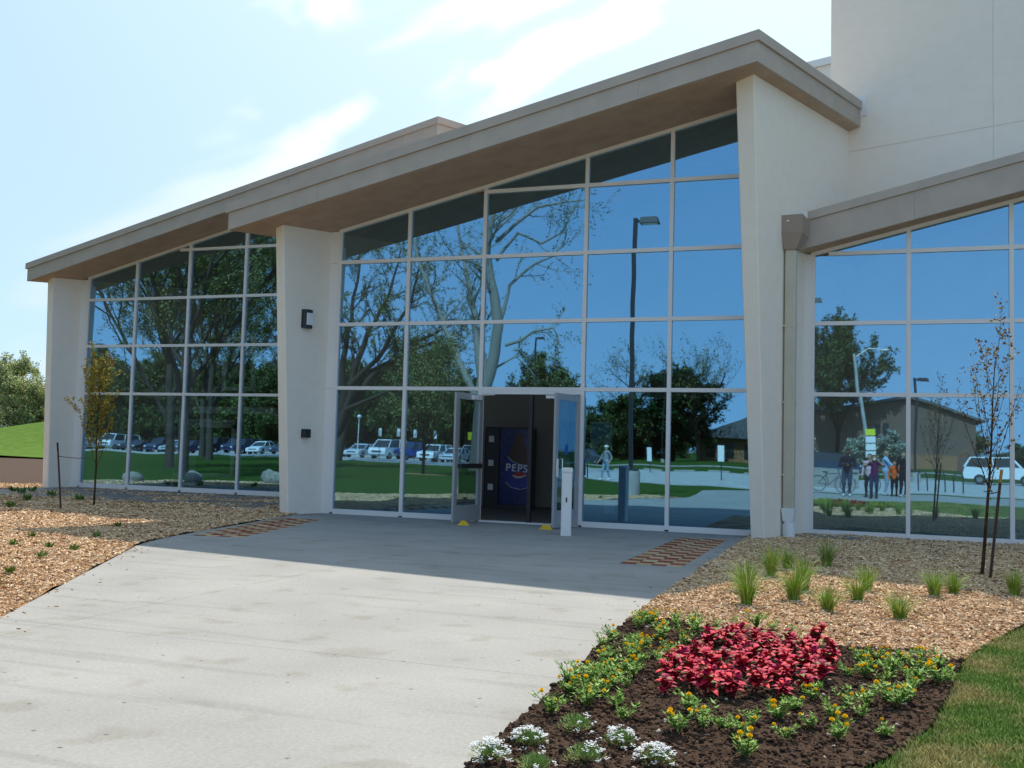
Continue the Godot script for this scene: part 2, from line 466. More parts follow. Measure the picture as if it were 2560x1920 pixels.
func cut(p: PackedVector2Array, h: PackedVector2Array) -> Array:
	# what is left of p outside the four-sided outline h, as plain pieces without holes
	var out: Array = []
	var rest: Array = [p]
	var q := h
	if Geometry2D.is_polygon_clockwise(q): q.reverse()
	if Geometry2D.intersect_polygons(p, q).is_empty(): return [p]
	for i in q.size():
		var a := q[i]; var b := q[(i + 1) % q.size()]
		var d := (b - a).normalized()
		var nrm := Vector2(d.y, -d.x)                        # outward of a counter-clockwise outline
		var far := PackedVector2Array([a - d * 200, b + d * 200, b + d * 200 + nrm * 200, a - d * 200 + nrm * 200])
		var nxt: Array = []
		for r in rest:
			for s in Geometry2D.intersect_polygons(r, far): out.append(s)
			for s in Geometry2D.clip_polygons(r, far): nxt.append(s)
		rest = nxt
	return out

func brick_frame(k: int) -> Array:     # corner, along, across, rows
	if k == 0: return [Vector2(-3.03, 5.62), Vector2(-0.01, -1.0).normalized(), Vector2(1.0, -0.03).normalized(), 21]
	return [Vector2(-9.52, 5.62), Vector2(-0.235, -1.0).normalized(), Vector2(1.0, -0.235).normalized(), 19]

func brick_outline(k: int) -> PackedVector2Array:
	var f := brick_frame(k)
	var u: Vector2 = f[1] * (f[3] * 0.213); var w: Vector2 = f[2] * (4 * 0.196)
	var c: Vector2 = f[0]
	return PackedVector2Array([c, c + w, c + w + u, c + u])

func bricks(parent: Node3D) -> void:
	var rng := RandomNumberGenerator.new(); rng.seed = 5
	var mb := MB.new()
	mb.bevel_box(Vector3(-0.095, -0.04, -0.1035), Vector3(0.095, 0.0, 0.1035), 0.006)
	var me := mb.mesh()
	for k in 2:
		var f := brick_frame(k)
		for r in f[3]:
			for s in 4:
				var p: Vector2 = f[0] + f[1] * (0.213 * (r + 0.5)) + f[2] * (0.196 * (s + 0.5))
				var red: bool = (r + s) % 2 == 0
				var pale := rng.randf() < 0.4
				var o := put("brick", me, M[("red_brick" if red else "tan_brick") + ("_pale" if pale else "")], parent)
				o.position = Vector3(p.x, GY + rng.randf_range(-0.004, 0.003), p.y)
				o.rotation = Vector3(rng.randf_range(-0.008, 0.008), -f[2].angle() + rng.randf_range(-0.012, 0.012), rng.randf_range(-0.008, 0.008))

# ---------------------------------------------------------------- the building
const FIN := 0.2967          # 17 degrees: fins and side walls stand askew to the glass
const TOWER := 0.384         # 22 degrees: the tall wall behind
var hall: Node3D

func soffit_c(x: float, _z := 0.0) -> float: return 5.78 + 0.23 * (x + 10.35)
func soffit_l(x: float, _z := 0.0) -> float: return 5.80 + 0.25 * (x + 20.5)
func soffit_r(x: float, _z := 0.0) -> float: return 5.13 + 0.24 * (x + 1.07)

func glass_wall(called: String, z: float, cols: Array, rows: Array, head: Callable, y0: float, skip: Array, seed_: int) -> Node3D:
	var w := Node3D.new()
	w.name = called; hall.add_child(w, true)
	var rng := RandomNumberGenerator.new(); rng.seed = seed_
	var hw := 0.036                                      # half the face of a mullion
	for i in cols.size():
		var x: float = cols[i]
		var mb := MB.new()
		mb.box(Vector3(x - hw, y0 - 0.02, z - 0.09), Vector3(x + hw, head.call(x) - 0.05, z + 0.045))
		obj("mullion", mb, M["aluminium"], w)
	for i in cols.size() - 1:
		var xa: float = cols[i] + hw; var xb: float = cols[i + 1] - hw
		var top := maxf(head.call(xa), head.call(xb))
		# sloping head piece under the soffit
		var mb := MB.new()
		mb.slab(PackedVector2Array([Vector2(cols[i] - hw, head.call(cols[i] - hw) - 0.075), Vector2(cols[i + 1] - hw, head.call(cols[i + 1] - hw) - 0.075), Vector2(cols[i + 1] - hw, head.call(cols[i + 1] - hw) + 0.01), Vector2(cols[i] - hw, head.call(cols[i] - hw) + 0.01)]), z - 0.085, z + 0.05)
		obj("head_rail", mb, M["aluminium"], w)
		for r in rows.size():
			var ya: float = rows[r] + y0 + (0.05 if r == 0 else hw)
			var yb: float = (rows[r + 1] + y0 - hw) if r + 1 < rows.size() else 99.0
			if skip.has(i) and r == 0: continue
			if ya > top - 0.12: continue
			# the transom or sill below this pane, only as long as the slope leaves it
			var x0 := xa; var x1 := xb
			var yt: float = rows[r] + y0
			if head.call(xa) - 0.075 < yt + hw:
				for k in 60:
					if head.call(x0) - 0.075 >= yt + hw: break
					x0 += (xb - xa) / 60.0
			mb = MB.new()
			mb.box(Vector3(x0, yt - (0.07 if r == 0 else hw), z - 0.088), Vector3(x1, ya, z + 0.04))
			obj("sill" if r == 0 else "transom", mb, M["aluminium"], w)
			pane(w, x0, x1, ya, yb, head, z, rng, M["coated_glass"])
	return w

func pane(parent: Node, xa: float, xb: float, ya: float, yb: float, head: Callable, z: float, rng: RandomNumberGenerator, m: Material) -> void:
	# one sheet of glass; its face bends a little, as glazing units do, which the mirror image shows
	var mb := MB.new()
	var nx := 10; var ny := 10
	var tx := rng.randf_range(-0.0018, 0.0018); var ty := rng.randf_range(-0.0014, 0.0014)
	var px := rng.randf_range(-0.0012, 0.0026); var py := rng.randf_range(-0.0012, 0.0026)
	var w := rng.randf_range(0.0, TAU); var wa := rng.randf_range(0.0002, 0.0007)
	var pts := []; var ns := []
	for i in nx + 1:
		var s := float(i) / nx
		var x := lerpf(xa, xb, s)
		var top := minf(yb, head.call(x) - 0.072)
		for j in ny + 1:
			var t := float(j) / ny
			var y := lerpf(ya, maxf(top, ya + 0.002), t)
			pts.append(Vector3(x, y, z))
			ns.append(Vector3(tx + px * (s - 0.5) + wa * sin(w + 7.0 * t + 3.0 * s), ty + py * (t - 0.5) + wa * sin(w + 6.0 * s), 1.0).normalized())
	for i in nx:
		for j in ny:
			var a := i * (ny + 1) + j; var b := a + ny + 1
			mb.trin(pts[a], pts[b], pts[b + 1], ns[a], ns[b], ns[b + 1])
			mb.trin(pts[a], pts[b + 1], pts[a + 1], ns[a], ns[b + 1], ns[a + 1])
	obj("pane", mb, m, parent)

func fin(called: String, b: Vector2, d0: float, d1: float, w0: float, w1: float, back: float, top: Callable) -> void:
	var d := Vector2(-sin(FIN), cos(FIN)); var n := Vector2(-cos(FIN), -sin(FIN))
	var lo := []; var hi := []
	var r := 0.015
	for ring in [[d0, w0, lo], [d1, w1, hi]]:
		var dd: float = ring[0]; var ww: float = ring[1]
		for q in [b - d * back + n * ww, b - d * back, b + d * (dd - r), b + d * dd + n * r, b + d * dd + n * (ww - r), b + d * (dd - r) + n * ww]:
			ring[2].append(Vector3(q.x, -0.3, q.y))
	for i in lo.size():
		hi[i].y = top.call(hi[i].x) + 0.02
	var mb := MB.new()
	mb.loft(lo, hi)
	obj(called, mb, M["stucco"], hall)

func roof(poly: PackedVector2Array, base: Callable, lower: float, upper: float) -> Node3D:
	var rf := Node3D.new()
	rf.name = "roof"; hall.add_child(rf, true)
	var mb := MB.new()
	for q in strips(poly, 3.05, 0.003):
		mb.prism(q, func(x, z): return base.call(x, z), func(x, z): return base.call(x, z) + lower)
		obj("fascia", mb, M["tan_metal"], rf)
		mb = MB.new()
	for q in Geometry2D.offset_polygon(poly, 0.035, Geometry2D.JOIN_MITER):
		mb.prism(q, func(x, z): return base.call(x, z) + lower + 0.003, func(x, z): return base.call(x, z) + lower + upper)
	obj("coping", mb, M["tan_metal"], rf)
	mb = MB.new()
	for q in Geometry2D.offset_polygon(poly, -0.05, Geometry2D.JOIN_MITER):
		for s in strips(q, 2.44, 0.003):
			mb = MB.new()
			mb.prism(s, func(x, z): return base.call(x, z) - 0.008, func(x, z): return base.call(x, z) + 0.02)
			obj("soffit", mb, M["soffit_board"], rf)
	return rf

func strips(poly: PackedVector2Array, width: float, gap: float) -> Array:
	# a plan outline cut across x into panels with a thin open seam between them
	var lo := INF; var hi := -INF
	for p in poly:
		lo = minf(lo, p.x); hi = maxf(hi, p.x)
	var out := []
	var x := lo - 1.1
	while x < hi:
		for q in Geometry2D.intersect_polygons(poly, PackedVector2Array([Vector2(x + gap, -50), Vector2(x + width, -50), Vector2(x + width, 50), Vector2(x + gap, 50)])): out.append(q)
		x += width
	return out

func wall_box(called: String, lo: Vector3, hi: Vector3, m: Material, parent: Node) -> MeshInstance3D:
	var mb := MB.new()
	mb.box(lo, hi)
	return obj(called, mb, m, parent)

func building() -> void:
	hall = thing("entrance_hall", "cream and tan entrance hall with sloping roofs and tall mirrored glass walls", "building")
	var rows := [0.0, 2.5, 3.80, 5.084, 6.37]
	glass_wall("glass_wall", 0.0, [-10.36, -8.80, -7.18, -5.13, -3.51, -1.93], rows + [7.66], func(x): return soffit_c(x), 0.0, [2], 1)
	glass_wall("glass_wall", -4.05, [-20.51, -18.90, -17.19, -15.44, -13.78, -12.1, -10.9], rows + [7.66, 8.95], func(x): return soffit_l(x), 0.06, [], 2)
	glass_wall("glass_wall", -1.016, [-1.07, 0.57, 2.23, 3.88, 5.53, 7.18], rows, func(x): return soffit_r(x), 0.0, [], 3)
	# fins at the ends of the bays and the slanting side wall
	fin("fin_wall", Vector2(-10.58, 0.02), 0.86, 1.30, 0.26, 0.23, 4.6, func(x): return soffit_c(x))
	fin("fin_wall", Vector2(-20.78, -4.05), 0.66, 0.86, 0.30, 0.26, 4.0, func(x): return soffit_l(x))
	fin("side_wall", Vector2(-1.47, -0.1), 0.85, 1.52, 0.24, 0.33, 4.4, func(x): return soffit_c(x))
	# flat jamb panels between fin and glass
	wall_box("jamb_panel", Vector3(-10.72, -0.06, -0.07), Vector3(-10.395, 2.49, 0.03), M["white_panel"], hall)
	wall_box("jamb_panel", Vector3(-10.72, 2.496, -0.07), Vector3(-10.395, 5.07, 0.03), M["white_panel"], hall)
	wall_box("jamb_panel", Vector3(-10.72, 5.076, -0.07), Vector3(-10.395, 5.73, 0.03), M["white_panel"], hall)
	wall_box("jamb_panel", Vector3(-20.95, -0.06, -4.13), Vector3(-20.545, 5.72, -4.03), M["white_panel"], hall)
	wall_box("jamb_panel", Vector3(-1.34, -0.07, -1.12), Vector3(-1.105, 5.08, -0.955), M["white_panel"], hall)
	wall_box("jamb_panel", Vector3(-1.60, -0.07, -1.10), Vector3(-1.345, 5.05, -1.02), M["stucco"], hall)
	# roofs
	var s := sin(FIN); var c := cos(FIN)
	var p0 := Vector2(-11.82, 1.85); var p1 := Vector2(-1.81, 1.85)
	roof(PackedVector2Array([p0, p1, p1 + Vector2(s, -c) * 5.62, p0 + Vector2(s, -c) * 5.62]), soffit_c, 0.335, 0.175)
	p0 = Vector2(-21.6, -2.9); p1 = Vector2(-9.6, -2.9)
	roof(PackedVector2Array([p0, p1, p1 + Vector2(s, -c) * 9.0, p0 + Vector2(s, -c) * 9.0]), soffit_l, 0.335, 0.16)
	roof(PackedVector2Array([Vector2(-1.30, -0.5), Vector2(8.2, -0.5), Vector2(8.2, -1.2), Vector2(-0.62, -3.0)]), soffit_r, 0.50, 0.155)
	# wall closing the space between the two roofs, behind the lower one
	wall_box("upper_wall", Vector3(-10.9, 5.5, -4.3), Vector3(-9.2, 8.4, -4.05), M["stucco"], hall)
	# the tall wall behind, with its joints as open grooves between big panels
	var t := Transform3D(Basis(Vector3.UP, -TOWER), Vector3(-0.5, 0, -3.22))
	var tower := Node3D.new()
	tower.name = "tower_wall"; hall.add_child(tower, true)
	var core := MB.new()
	core.box(Vector3(-0.40, -0.3, -7.0), Vector3(12.0, 11.10, -0.012), t)
	obj("core", core, M["stucco"], tower)
	for px in [[-0.41, 2.77], [2.782, 6.2], [6.212, 12.0]]:
		for py in [[-0.3, 3.8], [3.812, 7.60], [7.612, 11.12]]:
			var mb := MB.new()
			mb.box(Vector3(px[0], py[0], -0.1), Vector3(px[1], py[1], 0.0), t)
			obj("panel", mb, M["stucco"], tower)
	var back := MB.new()
	back.box(Vector3(-6.0, 4.0, -9.5), Vector3(-0.42, 11.70, -5.2), t)
	obj("back_wall", back, M["stucco"], hall)
	var cap := MB.new()
	cap.box(Vector3(-6.05, 11.703, -9.55), Vector3(-0.425, 11.90, -5.15), t)
	obj("coping", cap, M["white_panel"], hall)
	# small white flashings where roofs meet walls, and an access plate
	var fl := MB.new()
	fl.box(Vector3(0.02, 8.30, 0.003), Vector3(0.36, 8.72, 0.02), t)
	obj("flashing", fl, M["white_panel"], hall)
	# rooms behind the glass: floor, back wall, ends
	var inside := Node3D.new()
	inside.name = "interior"; hall.add_child(inside, true)
	wall_box("floor", Vector3(-20.9, -0.25, -11.0), Vector3(-0.2, -0.02, -0.1), M["interior_floor"], inside)
	sloped("back_wall", Vector2(-20.9, -9.6), Vector2(-8.95, -9.3), -0.2, soffit_l, M["interior_brown"], inside)
	sloped("end_wall", Vector2(-21.2, -11.0), Vector2(-20.95, -4.2), -0.2, soffit_l, M["interior_wall"], inside)
	sloped("partition", Vector2(-10.9, -9.3), Vector2(-10.65, -4.4), -0.2, soffit_c, M["interior_wall"], inside)
	sloped("partition", Vector2(-10.65, -5.2), Vector2(-6.9, -4.95), -0.2, soffit_c, M["interior_wall"], inside)
	sloped("partition", Vector2(-6.9, -6.9), Vector2(-0.9, -6.6), -0.2, soffit_c, M["interior_brown"], inside)
	sloped("partition", Vector2(-6.9, -5.3), Vector2(-1.2, -5.0), 2.62, soffit_c, M["interior_wall"], inside)
	sloped("partition", Vector2(-7.05, -6.9), Vector2(-6.9, -5.2), -0.2, soffit_c, M["interior_brown"], inside)
	# roof deck over the back of the rooms
	var deck := MB.new()
	deck.prism(PackedVector2Array([Vector2(-11.0, -3.0), Vector2(-0.9, -3.3), Vector2(-0.9, -7.2), Vector2(-11.0, -7.2)]), func(x, _z): return soffit_c(x) + 0.03, func(x, _z): return soffit_c(x) + 0.28)
	obj("roof_deck", deck, M["slate_roof"], hall)
	deck = MB.new()
	deck.prism(PackedVector2Array([Vector2(-21.3, -9.0), Vector2(-8.0, -9.0), Vector2(-8.0, -11.2), Vector2(-21.3, -11.2)]), func(x, _z): return soffit_l(x) + 0.03, func(x, _z): return soffit_l(x) + 0.28)
	obj("roof_deck", deck, M["slate_roof"], hall)
	wall_box("floor", Vector3(-1.3, -0.25, -3.4), Vector3(9.0, -0.02, -1.1), M["interior_floor"], inside)
	# white timber frames on the wall inside the far bay
	var fr := [[-19.2, -15.3, 2.12, 2.30], [-19.2, -16.6, 1.72, 1.84]]
	for f in fr: wall_box("rail", Vector3(f[0], f[2], -5.58), Vector3(f[1], f[3], -5.5), M["interior_trim"], inside)
	for f in [[-18.6, 0.35, 2.0, 1.6], [-17.1, 2.75, 1.05, 1.5], [-15.35, 3.95, 0.85, 1.15], [-14.4, 3.95, 1.0, 1.15]]:
		open_frame(inside, f[0], f[1], f[2], f[3])
	for sgn in [-1, 1]:
		var br := MB.new()
		br.box(Vector3(-0.04, -0.52, 0), Vector3(0.04, 0.52, 0.04), Transform3D(Basis(Vector3.BACK, 0.6 * sgn), Vector3(-14.92, 4.52, -5.56)))
		obj("brace", br, M["interior_trim"], inside)

func sloped(called: String, lo: Vector2, hi: Vector2, y: float, top: Callable, m: Material, parent: Node) -> void:
	var mb := MB.new()
	mb.prism(PackedVector2Array([lo, Vector2(hi.x, lo.y), hi, Vector2(lo.x, hi.y)]), func(_x, _z): return y, func(x, _z): return top.call(x) + 0.025)
	obj(called, mb, m, parent)

func open_frame(parent: Node, x: float, y: float, w: float, h: float) -> void:
	var t := 0.10
	var mb := MB.new()
	mb.box(Vector3(x, y, -5.58), Vector3(x + t, y + h, -5.5)); mb.box(Vector3(x + w - t, y, -5.58), Vector3(x + w, y + h, -5.5))
	mb.box(Vector3(x + t, y, -5.58), Vector3(x + w - t, y + t, -5.5)); mb.box(Vector3(x + t, y + h - t, -5.58), Vector3(x + w - t, y + h, -5.5))
	obj("inner_frame", mb, M["interior_trim"], parent)

# ---------------------------------------------------------------- doors, vending machine
func door_leaf(hinge: Vector3, turn: float, w: float, h: float, sgn: float) -> void:
	# local x runs from hinge to tip (times sgn); the outer face looks along +z when the leaf is shut
	var d := Node3D.new()
	d.name = "door"; hall.add_child(d, true)
	d.position = hinge; d.rotation.y = turn
	var X := func(a, b): return [minf(a * sgn, b * sgn), maxf(a * sgn, b * sgn)]
	for q in [["stile", 0.0, 0.11, 0.0, h], ["stile", w - 0.11, w, 0.0, h], ["bottom_rail", 0.11, w - 0.11, 0.0, 0.30], ["top_rail", 0.11, w - 0.11, h - 0.12, h]]:
		var x: Array = X.call(q[1], q[2])
		var mb := MB.new()
		mb.box(Vector3(x[0], q[3], -0.022), Vector3(x[1], q[4], 0.022))
		obj(q[0], mb, M["door_metal"], d)
	var x2: Array = X.call(0.11, w - 0.11)
	var g := MB.new()
	g.quad(Vector3(x2[0], 0.30, 0), Vector3(x2[1], 0.30, 0), Vector3(x2[1], h - 0.12, 0), Vector3(x2[0], h - 0.12, 0))
	obj("pane", g, M["door_glass"], d)
	var bar := MB.new()
	x2 = X.call(0.08, w - 0.10)
	bar.bevel_box(Vector3(x2[0], 0.99, -0.095), Vector3(x2[1], 1.08, -0.024), 0.01)
	obj("push_bar", bar, M["black_metal"], d)
	bar = MB.new()
	x2 = X.call(w - 0.10, w - 0.03)
	bar.bevel_box(Vector3(x2[0], 0.90, 0.023), Vector3(x2[1], 1.22, 0.05), 0.012)
	obj("lock_plate", bar, M["aluminium"], d)
	bar = MB.new()
	var xm := (w - 0.15) * sgn
	bar.tube([Vector3(xm, 0.86, 0.022), Vector3(xm, 0.86, 0.09), Vector3(xm, 1.22, 0.09), Vector3(xm, 1.22, 0.022)], [0.012, 0.012, 0.012, 0.012], 8)
	obj("pull_handle", bar, M["chrome"], d)
	bar = MB.new()
	x2 = X.call(0.12, 0.46)
	bar.bevel_box(Vector3(x2[0], h - 0.11, -0.085), Vector3(x2[1], h - 0.03, -0.024), 0.01)
	bar.tube([Vector3(0.30 * sgn, h - 0.02, -0.06), Vector3(0.14 * sgn, h - 0.005, -0.36)], [0.010, 0.010], 6)
	obj("closer", bar, M["aluminium"], d)
	if sgn < 0:
		bar = MB.new()
		bar.box(Vector3(-w * 0.5 - 0.05, 1.30, 0.003), Vector3(-w * 0.5 + 0.05, 1.48, 0.006))
		obj("access_sticker", bar, M["blue_paint"], d)

func doors_and_hall() -> void:
	# frame round the opening, threshold, post
	wall_box("door_head", Vector3(-7.149, 2.40, -0.075), Vector3(-5.161, 2.469, 0.035), M["aluminium"], hall)
	wall_box("threshold", Vector3(-7.149, -0.06, -0.08), Vector3(-5.161, -0.025, 0.06), M["aluminium"], hall)
	wall_box("door_post", Vector3(-6.18, -0.024, -0.07), Vector3(-6.11, 2.398, 0.02), M["black_metal"], hall)
	door_leaf(Vector3(-7.13, -0.02, 0.05), -deg_to_rad(99.0), 0.97, 2.40, 1.0)
	door_leaf(Vector3(-5.18, -0.02, 0.05), deg_to_rad(79.0), 0.95, 2.40, -1.0)
	var ex := MB.new()
	ex.bevel_box(Vector3(-5.86, 2.33, -0.10), Vector3(-5.48, 2.395, 0.0), 0.008)
	obj("header_box", ex, M["white_panel"], hall)
	# vending machine in the hall, seen through the open door
	var v := thing("vending_machine", "tall dark blue drinks vending machine standing inside the open doors", "vending machine", Vector3(-8.02, -0.02, -4.15), 0.22)
	var mb := MB.new()
	mb.bevel_box(Vector3(-0.56, 0.0, -0.42), Vector3(0.56, 1.87, 0.38), 0.02)
	obj("cabinet", mb, mat("machine_black", lin(0.03, 0.03, 0.035), 0.4), v)
	mb = MB.new()
	mb.bevel_box(Vector3(-0.20, 0.10, 0.382), Vector3(0.54, 1.83, 0.43), 0.012)
	obj("front_panel", mb, tex(mat("machine_blue", lin(0.012, 0.04, 0.20), 0.25), ramp_tex(256, 51, 0.03, 4, [[0.0, Color(0.45, 0.55, 0.7)], [0.6, Color(0.8, 0.85, 0.95)], [1.0, Color(1, 1, 1)]]), 1.2, false), v)
	mb = MB.new()
	mb.bevel_box(Vector3(-0.54, 0.10, 0.382), Vector3(-0.205, 1.83, 0.41), 0.012)
	obj("side_panel", mb, M["machine_black"], v)
	var z := 0.434
	# the picture on the panel: a bottle with its label
	var dark := mat("cola_brown", lin(0.06, 0.018, 0.008), 0.3)
	mb = MB.new()
	mb.slab(PackedVector2Array([Vector2(0.02, 1.0), Vector2(0.03, 1.25), Vector2(0.10, 1.50), Vector2(0.16, 1.72), Vector2(0.32, 1.72), Vector2(0.38, 1.50), Vector2(0.45, 1.25), Vector2(0.46, 1.0)]), 0.431, z)
	obj("bottle_picture", mb, dark, v)
	mb = MB.new()
	mb.slab(PackedVector2Array([Vector2(-0.04, 0.62), Vector2(0.10, 0.50), Vector2(0.30, 0.46), Vector2(0.50, 0.52), Vector2(0.52, 0.98), Vector2(0.40, 1.0), Vector2(0.24, 1.02), Vector2(0.08, 1.10), Vector2(0.0, 1.19)]), 0.435, 0.438)
	obj("label_picture", mb, mat("label_blue", lin(0.01, 0.03, 0.30), 0.3), v)
	mb = MB.new()
	mb.tube([Vector3(-0.01, 1.20, 0.439), Vector3(0.08, 1.11, 0.439), Vector3(0.24, 1.03, 0.439), Vector3(0.40, 1.01, 0.439), Vector3(0.52, 0.99, 0.439)], [0.008, 0.008, 0.008, 0.008, 0.008], 4)
	mb.tube([Vector3(-0.05, 0.61, 0.439), Vector3(0.10, 0.49, 0.439), Vector3(0.30, 0.45, 0.439), Vector3(0.50, 0.51, 0.439)], [0.008, 0.008, 0.008, 0.008], 4)
	obj("label_edge", mb, M["sign_white"], v)
	# round emblem: red above, white wave, blue below
	var cx := 0.27; var cy := 0.74; var r := 0.165
	for half in [[0.0, PI, "emblem_red", lin(0.45, 0.01, 0.015)], [PI, TAU, "emblem_blue", lin(0.01, 0.03, 0.28)]]:
		var pl := PackedVector2Array()
		for k in 17:
			var a := lerpf(half[0], half[1], k / 16.0)
			pl.append(Vector2(cx + cos(a) * r * 1.05, cy + sin(a) * r * 0.72))
		mb = MB.new(); mb.slab(pl, 0.4385, 0.4405)
		obj("emblem", mb, mat(half[2], half[3], 0.3), v)
	mb = MB.new()
	mb.tube([Vector3(cx - 0.16, cy + 0.03, 0.441), Vector3(cx - 0.06, cy - 0.02, 0.441), Vector3(cx + 0.05, cy - 0.01, 0.441), Vector3(cx + 0.16, cy + 0.04, 0.441)], [0.012, 0.03, 0.03, 0.012], 4)
	obj("emblem", mb, M["sign_white"], v)
	var o := text("PEPSI", 0.17, M["sign_white"], v, "lettering")
	o.position = Vector3(0.25, 0.935, 0.4405); o.rotation.z = -0.06
	for k in 3:
		mb = MB.new()
		mb.box(Vector3(-0.46, 1.52 - k * 0.55, 0.411), Vector3(-0.34, 1.66 - k * 0.55, 0.416))
		obj("selection_plate", mb, M["interior_trim"], v)
	mb = MB.new()
	mb.ball(Vector3(0.47, 1.70, 0.43), Vector3(0.045, 0.045, 0.01))
	obj("cap_mark", mb, M["emblem_red"], v)
	# notices and a dark stand just inside the glass beside the door
	var st := thing("information_stand", "dark slender notice stand just behind the glass beside the doors", "stand", Vector3(-4.70, -0.02, -0.55))
	mb = MB.new(); mb.bevel_box(Vector3(-0.15, 0.02, -0.05), Vector3(0.15, 1.25, 0.05), 0.01)
	obj("board", mb, mat("stand_dark", lin(0.02, 0.03, 0.05), 0.4), st)
	mb = MB.new(); mb.box(Vector3(-0.20, 0.0, -0.16), Vector3(0.20, 0.02, 0.16))
	obj("base", mb, M["black_metal"], st)
	mb = MB.new(); mb.box(Vector3(-0.11, 0.20, 0.051), Vector3(0.11, 0.52, 0.054))
	obj("notice", mb, mat("notice_grey", lin(0.30, 0.36, 0.40), 0.6), st)
	var po := thing("poster", "blue and green poster fixed inside the glass near the doors", "poster", Vector3(-4.78, 1.55, -0.06))
	mb = MB.new(); mb.box(Vector3(-0.21, -0.36, -0.004), Vector3(0.21, 0.36, 0.0))
	obj("sheet", mb, mat("poster_paper", lin(0.28, 0.42, 0.45), 0.6), po)
	mb = MB.new(); mb.box(Vector3(-0.19, 0.05, 0.001), Vector3(0.19, 0.31, 0.003))
	obj("picture", mb, mat("poster_blue", lin(0.08, 0.26, 0.42), 0.6), po)
	mb = MB.new(); mb.box(Vector3(-0.05, -0.32, 0.001), Vector3(0.19, -0.06, 0.003))
	obj("picture", mb, mat("poster_green", lin(0.10, 0.35, 0.10), 0.6), po)

func text(s: String, size: float, m: Material, parent: Node, called: String) -> MeshInstance3D:
	var t := TextMesh.new()
	var f := SystemFont.new()
	f.font_names = PackedStringArray(["Droid Sans"]); f.font_weight = 700
	t.font = f; t.text = s; t.font_size = 64; t.pixel_size = size / 46.0; t.depth = 0.003
	return put(called, t, m, parent)

